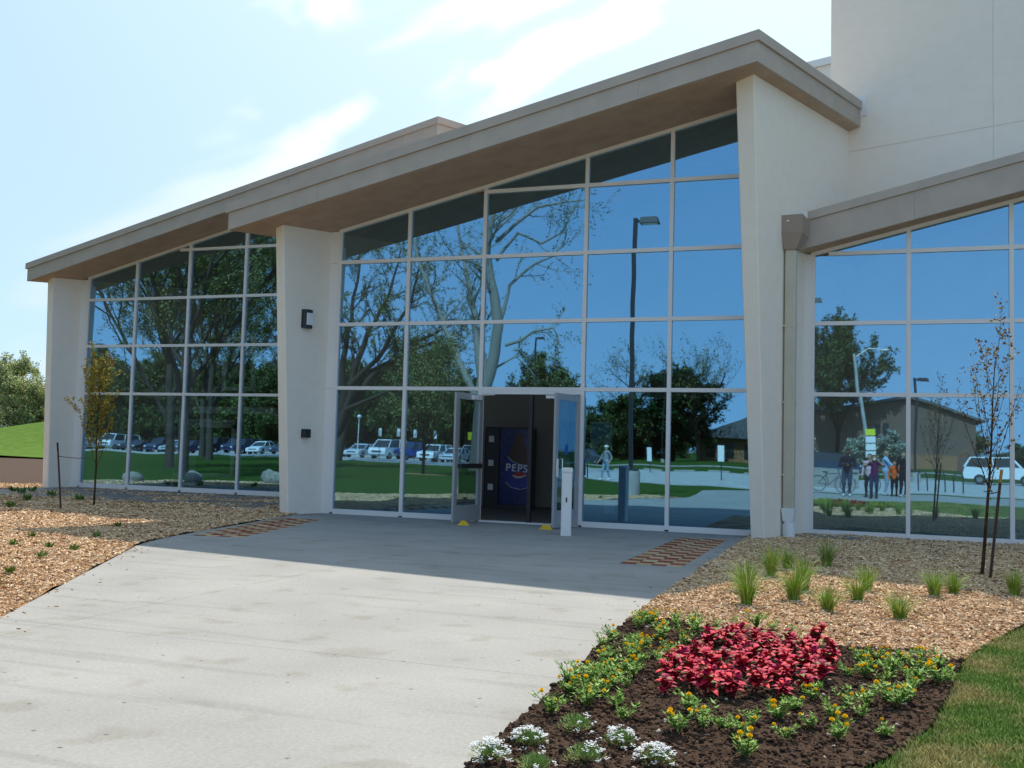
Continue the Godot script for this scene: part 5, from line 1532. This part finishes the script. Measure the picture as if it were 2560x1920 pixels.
	var d2 := make_tree("spring_tree", "lighter green tree in the belt behind the parking lot", Vector3(-88, -0.1, 118), 16.0, 0.36, "upright", 916, 2.6, 0.42, DENSE + SPRING, Color(0.06, 0.05, 0.04), "tree belt behind the parking lot", 0.4)
	for i in 19:
		var src := d1 if i % 2 == 0 else d2
		var x := -150.0 + i * 6.0 + rng.randf_range(-1.5, 1.5)
		copy(src, Vector3(x, -0.1, 112.0 + rng.randf_range(0, 22) + i * 1.2), rng.randf() * TAU, Vector3.ONE * (rng.randf_range(0.75, 1.1) if x < -34 else rng.randf_range(0.55, 0.7)))
	for i in 28:
		copy(d1, Vector3(-168.0 + i * 4.8 + rng.randf_range(-1, 1), -0.1 - 1.2, 146.0 + rng.randf_range(0, 10)), rng.randf() * TAU, Vector3(0.8, rng.randf_range(0.5, 0.75), 0.8))
	for i in 10:
		copy(d1 if i % 3 else d2, Vector3(-112.0 + i * 6.2 + rng.randf_range(-1.5, 1.5), -0.6, 97.0 + rng.randf_range(0, 6)), rng.randf() * TAU, Vector3.ONE * rng.randf_range(0.7, 0.95))
	for q in [[-12, 175, 0.9], [-4, 180, 0.8], [30, 150, 0.7], [38, 160, 0.8], [48, 150, 0.8]]:
		copy(d1, Vector3(q[0], -0.1, q[1]), q[0], Vector3.ONE * q[2])
	for i in 16:
		copy(d2 if i % 2 else d1, Vector3(-70.0 + i * 10.0 + rng.randf_range(-3, 3), -1.0, 205.0 + rng.randf_range(0, 20)), rng.randf() * TAU, Vector3(0.9, rng.randf_range(0.4, 0.6), 0.9))
	make_tree("bare_tree", "wide bare tree with a haze of twigs by the church", Vector3(-37.4, -0.1, 148), 20.0, 0.42, "round", 917, 0.35, 0.3, SPRING, Color(0.045, 0.035, 0.03), "trees by the church")
	make_tree("bare_tree", "second bare tree nearer the church roof", Vector3(-25.2, -0.1, 140), 18.5, 0.36, "upright", 918, 0.3, 0.3, SPRING, Color(0.05, 0.04, 0.03), "trees by the church")
	make_tree("evergreen", "dark evergreen between the two bare trees", Vector3(-30.4, -0.1, 146), 16.5, 0.4, "round", 919, 4.0, 0.5, [Color(0.02, 0.05, 0.018), Color(0.03, 0.065, 0.02)], Color(0.04, 0.03, 0.025), "trees by the church", 0.4)
	var rt := make_tree("round_tree", "dense rounded tree beside the brown building", Vector3(-4.6, -0.1, 118), 17.5, 0.4, "upright", 920, 4.2, 0.42, DENSE, Color(0.05, 0.04, 0.03), "trees by the brown building", 0.35)
	rt.scale = Vector3(0.8, 1.0, 0.8)
	for q in [[-8.0, 104.0], [-1.5, 102.0], [1.8, 104.0]]:
		make_tree("blossom_tree", "low white blossom tree in front of the brown building", Vector3(q[0], -0.1, q[1]), 4.6, 0.1, "round", 930 + int(q[0]), 2.2, 0.26, [Color(0.45, 0.46, 0.40), Color(0.30, 0.33, 0.24)], Color(0.05, 0.04, 0.03), "blossom trees", 0.15)
	# buildings across the street
	var ch := thing("church", "low brick church with a sweeping grey slate roof across the street", "building", Vector3(-17.0, -0.1, 150))
	mb = MB.new(); mb.box(Vector3(-10, 0, 0), Vector3(18, 4.2, 14))
	obj("wall", mb, M["church_brick"], ch)
	mb = MB.new()
	var prof := [Vector2(-12, 4.0), Vector2(-7, 5.3), Vector2(-3, 7.0), Vector2(1, 9.4), Vector2(4, 12.0), Vector2(7, 9.6), Vector2(11, 7.2), Vector2(19, 4.4)]
	var pl := PackedVector2Array(prof)
	pl.append(Vector2(19, 4.1)); pl.append(Vector2(-12, 3.8))
	mb.slab(pl, -1.5, 15.5)
	obj("roof", mb, M["slate_roof"], ch)
	for k in 5:
		mb = MB.new(); mb.box(Vector3(-8.5 + k * 3.0, 0.6, -0.08), Vector3(-7.1 + k * 3.0, 3.0, -0.01))
		obj("window", mb, M["car_glass"], ch)
	var br := thing("brown_building", "dark brown gabled building with brick base across the street", "building", Vector3(4.0, -0.1, 121))
	mb = MB.new(); mb.slab(PackedVector2Array([Vector2(-16, 0), Vector2(8, 0), Vector2(8, 6.6), Vector2(0, 9.2), Vector2(-8, 8.0), Vector2(-16, 7.0)]), 0, 14)
	obj("wall", mb, M["brown_brick"], br)
	mb = MB.new(); mb.box(Vector3(-16, 0, -0.25), Vector3(6, 1.9, -0.01))
	obj("brick_base", mb, M["church_brick"], br)
	mb = MB.new(); mb.slab(PackedVector2Array([Vector2(-17, 7.05), Vector2(-8, 8.1), Vector2(0, 9.3), Vector2(9, 6.5), Vector2(9, 6.8), Vector2(0, 9.7), Vector2(-8, 8.5), Vector2(-17, 7.4)]), -0.6, 14.5)
	obj("roof", mb, M["slate_roof"], br)
	for k in 2:
		mb = MB.new(); mb.box(Vector3(-4.0 + k * 1.1, 4.4, -0.06), Vector3(-3.2 + k * 1.1, 6.2, -0.01))
		obj("window", mb, M["car_glass"], br)

func bicycle(at: Vector3, turn: float, label: String) -> void:
	var o := thing("bicycle", label, "bicycle", at, turn, "bicycles by the low wall")
	for x in [-0.52, 0.52]:
		var mb := MB.new()
		var ring := []; var rr := []
		for k in 25:
			var a := TAU * k / 24
			ring.append(Vector3(x + cos(a) * 0.33, 0.34 + sin(a) * 0.33, 0)); rr.append(0.017)
		mb.tube(ring, rr, 5, false)
		var wheel := obj("wheel", mb, M["tyre"], o)
		mb = MB.new()
		for k in 8:
			var a := TAU * k / 8
			mb.tube([Vector3(x, 0.34, 0), Vector3(x + cos(a) * 0.32, 0.34 + sin(a) * 0.32, 0)], [0.003, 0.003], 3)
		obj("spokes", mb, M["chrome"], wheel)
	var f := MB.new()
	f.col = Color(0.5, 0.5, 0.52) if turn < 0 else Color(0.03, 0.04, 0.08)
	for s in [[Vector3(-0.52, 0.34, 0), Vector3(-0.08, 0.30, 0)], [Vector3(-0.08, 0.30, 0), Vector3(-0.2, 0.80, 0)], [Vector3(-0.08, 0.30, 0), Vector3(0.36, 0.74, 0)], [Vector3(-0.18, 0.76, 0), Vector3(0.34, 0.82, 0)], [Vector3(-0.52, 0.34, 0), Vector3(-0.18, 0.74, 0)], [Vector3(0.52, 0.34, 0), Vector3(0.32, 0.95, 0)]]:
		f.tube(s, [0.017, 0.017], 6)
	obj("frame", f, M["glossy"], o)
	f = MB.new(); f.ball(Vector3(-0.22, 0.84, 0), Vector3(0.13, 0.035, 0.07), 5, 8)
	obj("saddle", f, M["black_metal"], o)
	f = MB.new(); f.tube([Vector3(0.30, 0.96, -0.28), Vector3(0.34, 0.98, 0), Vector3(0.30, 0.96, 0.28)], [0.014, 0.014, 0.014], 6)
	obj("handlebar", f, M["black_metal"], o)

# ---------------------------------------------------------------- people
func figure(bones: Array, cell: float) -> MB:
	# one continuous skin over tapered bones: a smooth union sampled on a grid and meshed as surface nets
	var lo := Vector3(9, 9, 9); var hi := -lo
	for b in bones:
		for q in [[b[0], b[2]], [b[1], b[3]]]:
			lo = lo.min(q[0] - Vector3.ONE * (q[1] + 0.06)); hi = hi.max(q[0] + Vector3.ONE * (q[1] + 0.06))
	var n := Vector3i(((hi - lo) / cell).ceil()) + Vector3i.ONE
	var f := PackedFloat32Array(); f.resize(n.x * n.y * n.z); f.fill(1.0)
	var near := PackedFloat32Array(); near.resize(f.size()); near.fill(9.0)
	var who := PackedInt32Array(); who.resize(f.size())
	for bi in bones.size():
		var b: Array = bones[bi]
		var a: Vector3 = b[0]; var e: Vector3 = b[1]
		var ra: float = b[2]; var rb: float = b[3]
		var m := maxf(ra, rb) + 0.09
		var i0 := Vector3i(((a.min(e) - Vector3.ONE * m - lo) / cell).floor()).max(Vector3i.ZERO)
		var i1 := Vector3i(((a.max(e) + Vector3.ONE * m - lo) / cell).ceil()).min(n - Vector3i.ONE)
		var ab := e - a; var l2 := maxf(ab.length_squared(), 1e-6)
		for z in range(i0.z, i1.z + 1):
			for y in range(i0.y, i1.y + 1):
				for x in range(i0.x, i1.x + 1):
					var p := lo + Vector3(x, y, z) * cell
					var t := clampf((p - a).dot(ab) / l2, 0.0, 1.0)
					var d := p.distance_to(a + ab * t) - lerpf(ra, rb, t)
					var id := (z * n.y + y) * n.x + x
					if d < near[id]:
						near[id] = d; who[id] = bi
					var h := maxf(0.05 - absf(f[id] - d), 0.0) / 0.05
					f[id] = minf(f[id], d) - h * h * 0.0125
	var mb := MB.new()
	var vid := {}
	var pos := PackedVector3Array(); var nor := PackedVector3Array(); var col := PackedColorArray()
	var off := [0, 1, n.x, n.x + 1, n.x * n.y, n.x * n.y + 1, n.x * n.y + n.x, n.x * n.y + n.x + 1]
	for z in n.z - 1:
		for y in n.y - 1:
			for x in n.x - 1:
				var id := (z * n.y + y) * n.x + x
				var inside := 0
				for k in 8:
					if f[id + off[k]] < 0: inside += 1
				if inside == 0 or inside == 8: continue
				var s := Vector3.ZERO; var c := 0
				for e in [[0, 1], [2, 3], [4, 5], [6, 7], [0, 2], [1, 3], [4, 6], [5, 7], [0, 4], [1, 5], [2, 6], [3, 7]]:
					var fa: float = f[id + off[e[0]]]; var fb: float = f[id + off[e[1]]]
					if (fa < 0) == (fb < 0): continue
					var t := fa / (fa - fb)
					var pa := Vector3(e[0] & 1, (e[0] >> 1) & 1, e[0] >> 2); var pb := Vector3(e[1] & 1, (e[1] >> 1) & 1, e[1] >> 2)
					s += pa.lerp(pb, t); c += 1
				vid[id] = pos.size()
				pos.append(lo + (Vector3(x, y, z) + s / c) * cell)
				var g := Vector3(f[id + off[1]] + f[id + off[3]] + f[id + off[5]] + f[id + off[7]] - f[id] - f[id + off[2]] - f[id + off[4]] - f[id + off[6]], f[id + off[2]] + f[id + off[3]] + f[id + off[6]] + f[id + off[7]] - f[id] - f[id + off[1]] - f[id + off[4]] - f[id + off[5]], f[id + off[4]] + f[id + off[5]] + f[id + off[6]] + f[id + off[7]] - f[id] - f[id + off[1]] - f[id + off[2]] - f[id + off[3]])
				nor.append(g.normalized())
				col.append(bones[who[id]][4])
	for id in vid:
		var x: int = id % n.x; var y: int = (id / n.x) % n.y; var z: int = id / (n.x * n.y)
		for ax in 3:
			var step: int = [1, n.x, n.x * n.y][ax]
			var u: int = [n.x, n.x * n.y, 1][ax]; var w: int = [n.x * n.y, 1, n.x][ax]
			if (f[id] < 0) == (f[id + step] < 0): continue
			if not (vid.has(id - u) and vid.has(id - w) and vid.has(id - u - w)): continue
			var q := [vid[id], vid[id - u], vid[id - u - w], vid[id - w]]
			if f[id] >= 0: q.reverse()
			for t in [[0, 1, 2], [0, 2, 3]]:
				for k in [t[0], t[2], t[1]]:
					mb.v.append(pos[q[k]]); mb.n.append(nor[q[k]]); mb.c.append(col[q[k]])
	return mb

func fingers(mb: MB, wrist: Vector3, palm: Vector3, side: Vector3, skin: Color, curl: float) -> void:
	# five separate fingers leaving the palm, each bent once
	var d := (palm - wrist).normalized()
	var s := (side - d * side.dot(d)).normalized()
	var m := d.cross(s)
	mb.col = skin
	for k in 4:
		var o := palm + s * (0.026 - 0.017 * k)
		var l: float = [0.062, 0.07, 0.066, 0.05][k]
		var a := o + d * l * 0.55 + m * l * 0.15 * curl
		var b := a + (d * (1.0 - 0.6 * curl) + m * curl).normalized() * l * 0.5
		mb.tube([o - d * 0.02, a, b], [0.010, 0.009, 0.007], 5)
	var t0 := wrist.lerp(palm, 0.45) + s * 0.03
	mb.tube([t0, t0 + (s + d * 0.7).normalized() * 0.035, t0 + (s * 0.4 + d).normalized() * 0.065], [0.012, 0.010, 0.008], 5)

func person(label: String, at: Vector3, turn: float, S: Dictionary) -> void:
	var o := thing("person", label, "person", at, turn, "people out on the walk")
	var h: float = S.h / 1.70
	var skin: Color = S.get("skin", Color(0.42, 0.25, 0.17))
	var top: Color = S.top; var leg: Color = S.legs; var shoe: Color = S.shoes
	var sl: Color = skin if S.get("short", false) else top
	var stride: float = S.get("stride", 0.0)
	var V := func(x, y, z): return Vector3(x, y, z) * h
	var B := []
	# faces +z
	B.append([V.call(0, 0.92, 0), V.call(0, 1.10, 0.0), 0.135 * h, 0.125 * h, top])
	B.append([V.call(0, 1.10, 0), V.call(0, 1.32, -0.01), 0.125 * h, 0.13 * h, top])
	B.append([V.call(-0.14, 1.36, -0.01), V.call(0.14, 1.36, -0.01), 0.075 * h, 0.075 * h, top])
	B.append([V.call(0, 1.38, -0.005), V.call(0, 1.49, 0.01), 0.055 * h, 0.05 * h, skin])
	B.append([V.call(0, 1.545, 0.035), V.call(0, 1.60, 0.01), 0.072 * h, 0.092 * h, skin])
	B.append([V.call(0, 1.555, 0.108), V.call(0, 1.575, 0.098), 0.016 * h, 0.010 * h, skin])
	for s in [-1, 1]:
		var kz: float = 0.05 + stride * s * 0.5; var az: float = -0.02 + stride * s
		B.append([V.call(0.09 * s, 0.90, 0), V.call(0.10 * s, 0.48, kz), 0.098 * h, 0.066 * h, leg])
		B.append([V.call(0.10 * s, 0.48, kz), V.call(0.10 * s, 0.09, az), 0.062 * h, 0.044 * h, leg])
		B.append([V.call(0.10 * s, 0.055, az - 0.03), V.call(0.115 * s, 0.045, az + 0.16), 0.045 * h, 0.036 * h, shoe])
		var arm: Array = S.arms[0 if s < 0 else 1]
		var sh: Vector3 = V.call(0.19 * s, 1.36, -0.01); var el: Vector3 = V.call(arm[0].x * s, arm[0].y, arm[0].z); var wr: Vector3 = V.call(arm[1].x * s, arm[1].y, arm[1].z)
		B.append([sh, el, 0.056 * h, 0.044 * h, top]); B.append([el, wr, 0.042 * h, 0.029 * h, sl])
		var fw := (wr - el).normalized()
		B.append([wr, wr + fw * 0.075 * h, 0.030 * h, 0.032 * h, skin])
	var mb := figure(B, 0.026)
	for s in [-1, 1]:
		var arm: Array = S.arms[0 if s < 0 else 1]
		var el: Vector3 = V.call(arm[0].x * s, arm[0].y, arm[0].z); var wr: Vector3 = V.call(arm[1].x * s, arm[1].y, arm[1].z)
		var palm := wr + (wr - el).normalized() * 0.085 * h
		fingers(mb, wr, palm, Vector3(0, 0.2, 1), skin, 0.6)
		mb.col = Color(0.02, 0.015, 0.012)
		mb.ball(V.call(0.032 * s, 1.585, 0.098), Vector3(0.013, 0.008, 0.008), 4, 6)
		mb.col = skin
		mb.ball(V.call(0.094 * s, 1.57, 0.01), Vector3(0.012, 0.03, 0.02), 4, 6)
	mb.col = Color(0.25, 0.08, 0.07)
	mb.ball(V.call(0, 1.515, 0.098), Vector3(0.024, 0.007, 0.010), 4, 6)
	obj("body", mb, M["plain"], o)
	var hr := MB.new(); hr.col = S.hair
	if S.get("cap", false):
		hr.ball(V.call(0, 1.635, 0.0), Vector3(0.104, 0.075, 0.112) * h, 6, 12)
		hr.ball(V.call(0, 1.625, 0.12), Vector3(0.075, 0.012, 0.075) * h, 4, 10)
		obj("cap", hr, M["plain"], o)
	elif not S.get("bald", false):
		hr.ball(V.call(0, 1.625, -0.022), Vector3(0.102, 0.10, 0.108) * h, 7, 12)
		if S.get("long", false): hr.ball(V.call(0, 1.52, -0.055), Vector3(0.10, 0.13, 0.065) * h, 6, 10)
		obj("hair", hr, M["plain"], o)
	if S.has("holds"):
		var cm := MB.new()
		cm.bevel_box(Vector3(-0.05, 0, -0.012) * h, Vector3(0.05, 0.062, 0.012) * h, 0.004, Transform3D(Basis.IDENTITY, V.call(0, 1.515, 0.165)))
		var c := thing("camera_in_hands", "small silver camera held up by the photographer in the purple shirt", "camera", at, turn)
		obj("housing", cm, M["aluminium"], c)

func people() -> void:
	var down := [Vector3(0.25, 1.10, -0.03), Vector3(0.26, 0.86, 0.06)]
	# the photographer: stands right behind the lens, arms raised to it
	person("person in purple shirt and jeans holding a camera up to the face", Vector3(0.0, GY, 18.52), PI, {"h": 1.545, "top": Color(0.10, 0.015, 0.075), "legs": Color(0.025, 0.04, 0.085), "shoes": Color(0.03, 0.03, 0.035), "hair": Color(0.12, 0.06, 0.03), "short": true, "long": true, "holds": true, "arms": [[Vector3(0.36, 1.28, 0.10), Vector3(0.13, 1.50, 0.13)], [Vector3(0.36, 1.28, 0.10), Vector3(0.13, 1.50, 0.13)]]})
	person("person in dark grey jacket and jeans with arms folded on the walk", Vector3(-0.95, GY, 20.0), PI, {"h": 1.78, "top": Color(0.02, 0.022, 0.03), "legs": Color(0.05, 0.07, 0.11), "shoes": Color(0.65, 0.65, 0.65), "hair": Color(0.02, 0.015, 0.01), "skin": Color(0.16, 0.085, 0.05), "arms": [[Vector3(0.27, 1.10, 0.03), Vector3(0.02, 1.16, 0.19)], [Vector3(0.27, 1.10, 0.03), Vector3(0.02, 1.10, 0.20)]]})
	person("person in pale pink top and dark trousers behind the photographer", Vector3(-0.17, GY, 19.9), PI + 0.2, {"h": 1.60, "top": Color(0.62, 0.40, 0.45), "legs": Color(0.02, 0.02, 0.03), "shoes": Color(0.03, 0.03, 0.03), "hair": Color(0.15, 0.08, 0.04), "long": true, "arms": [down, down]})
	person("person in light blue shirt and pale jeans reaching out by the bicycles", Vector3(0.42, GY, 21.8), PI / 2, {"h": 1.75, "top": Color(0.30, 0.45, 0.62), "legs": Color(0.28, 0.34, 0.42), "shoes": Color(0.5, 0.5, 0.5), "hair": Color(0.3, 0.25, 0.2), "bald": true, "short": true, "arms": [down, [Vector3(0.24, 1.15, 0.20), Vector3(0.20, 1.08, 0.44)]]})
	person("child in orange jacket and black trousers beside the adult in black", Vector3(0.72, GY, 21.0), PI, {"h": 1.35, "top": Color(0.75, 0.12, 0.02), "legs": Color(0.015, 0.015, 0.02), "shoes": Color(0.02, 0.02, 0.02), "hair": Color(0.06, 0.04, 0.03), "arms": [down, down]})
	person("person all in black standing beside the child in orange", Vector3(1.02, GY, 20.5), PI - 0.5, {"h": 1.70, "top": Color(0.015, 0.015, 0.018), "legs": Color(0.015, 0.015, 0.02), "shoes": Color(0.5, 0.5, 0.5), "hair": Color(0.10, 0.07, 0.05), "arms": [down, down]})
	person("person in grey T-shirt, faded jeans and white cap walking by the light pole", Vector3(-12.8, -0.09, 31.8), -PI / 2 - 0.9, {"h": 1.80, "top": Color(0.24, 0.25, 0.28), "legs": Color(0.25, 0.33, 0.42), "shoes": Color(0.7, 0.7, 0.7), "hair": Color(0.75, 0.75, 0.75), "cap": true, "short": true, "stride": 0.16, "arms": [[Vector3(0.27, 1.10, -0.12), Vector3(0.29, 0.88, 0.02)], [Vector3(0.27, 1.10, 0.10), Vector3(0.30, 0.90, 0.24)]]})
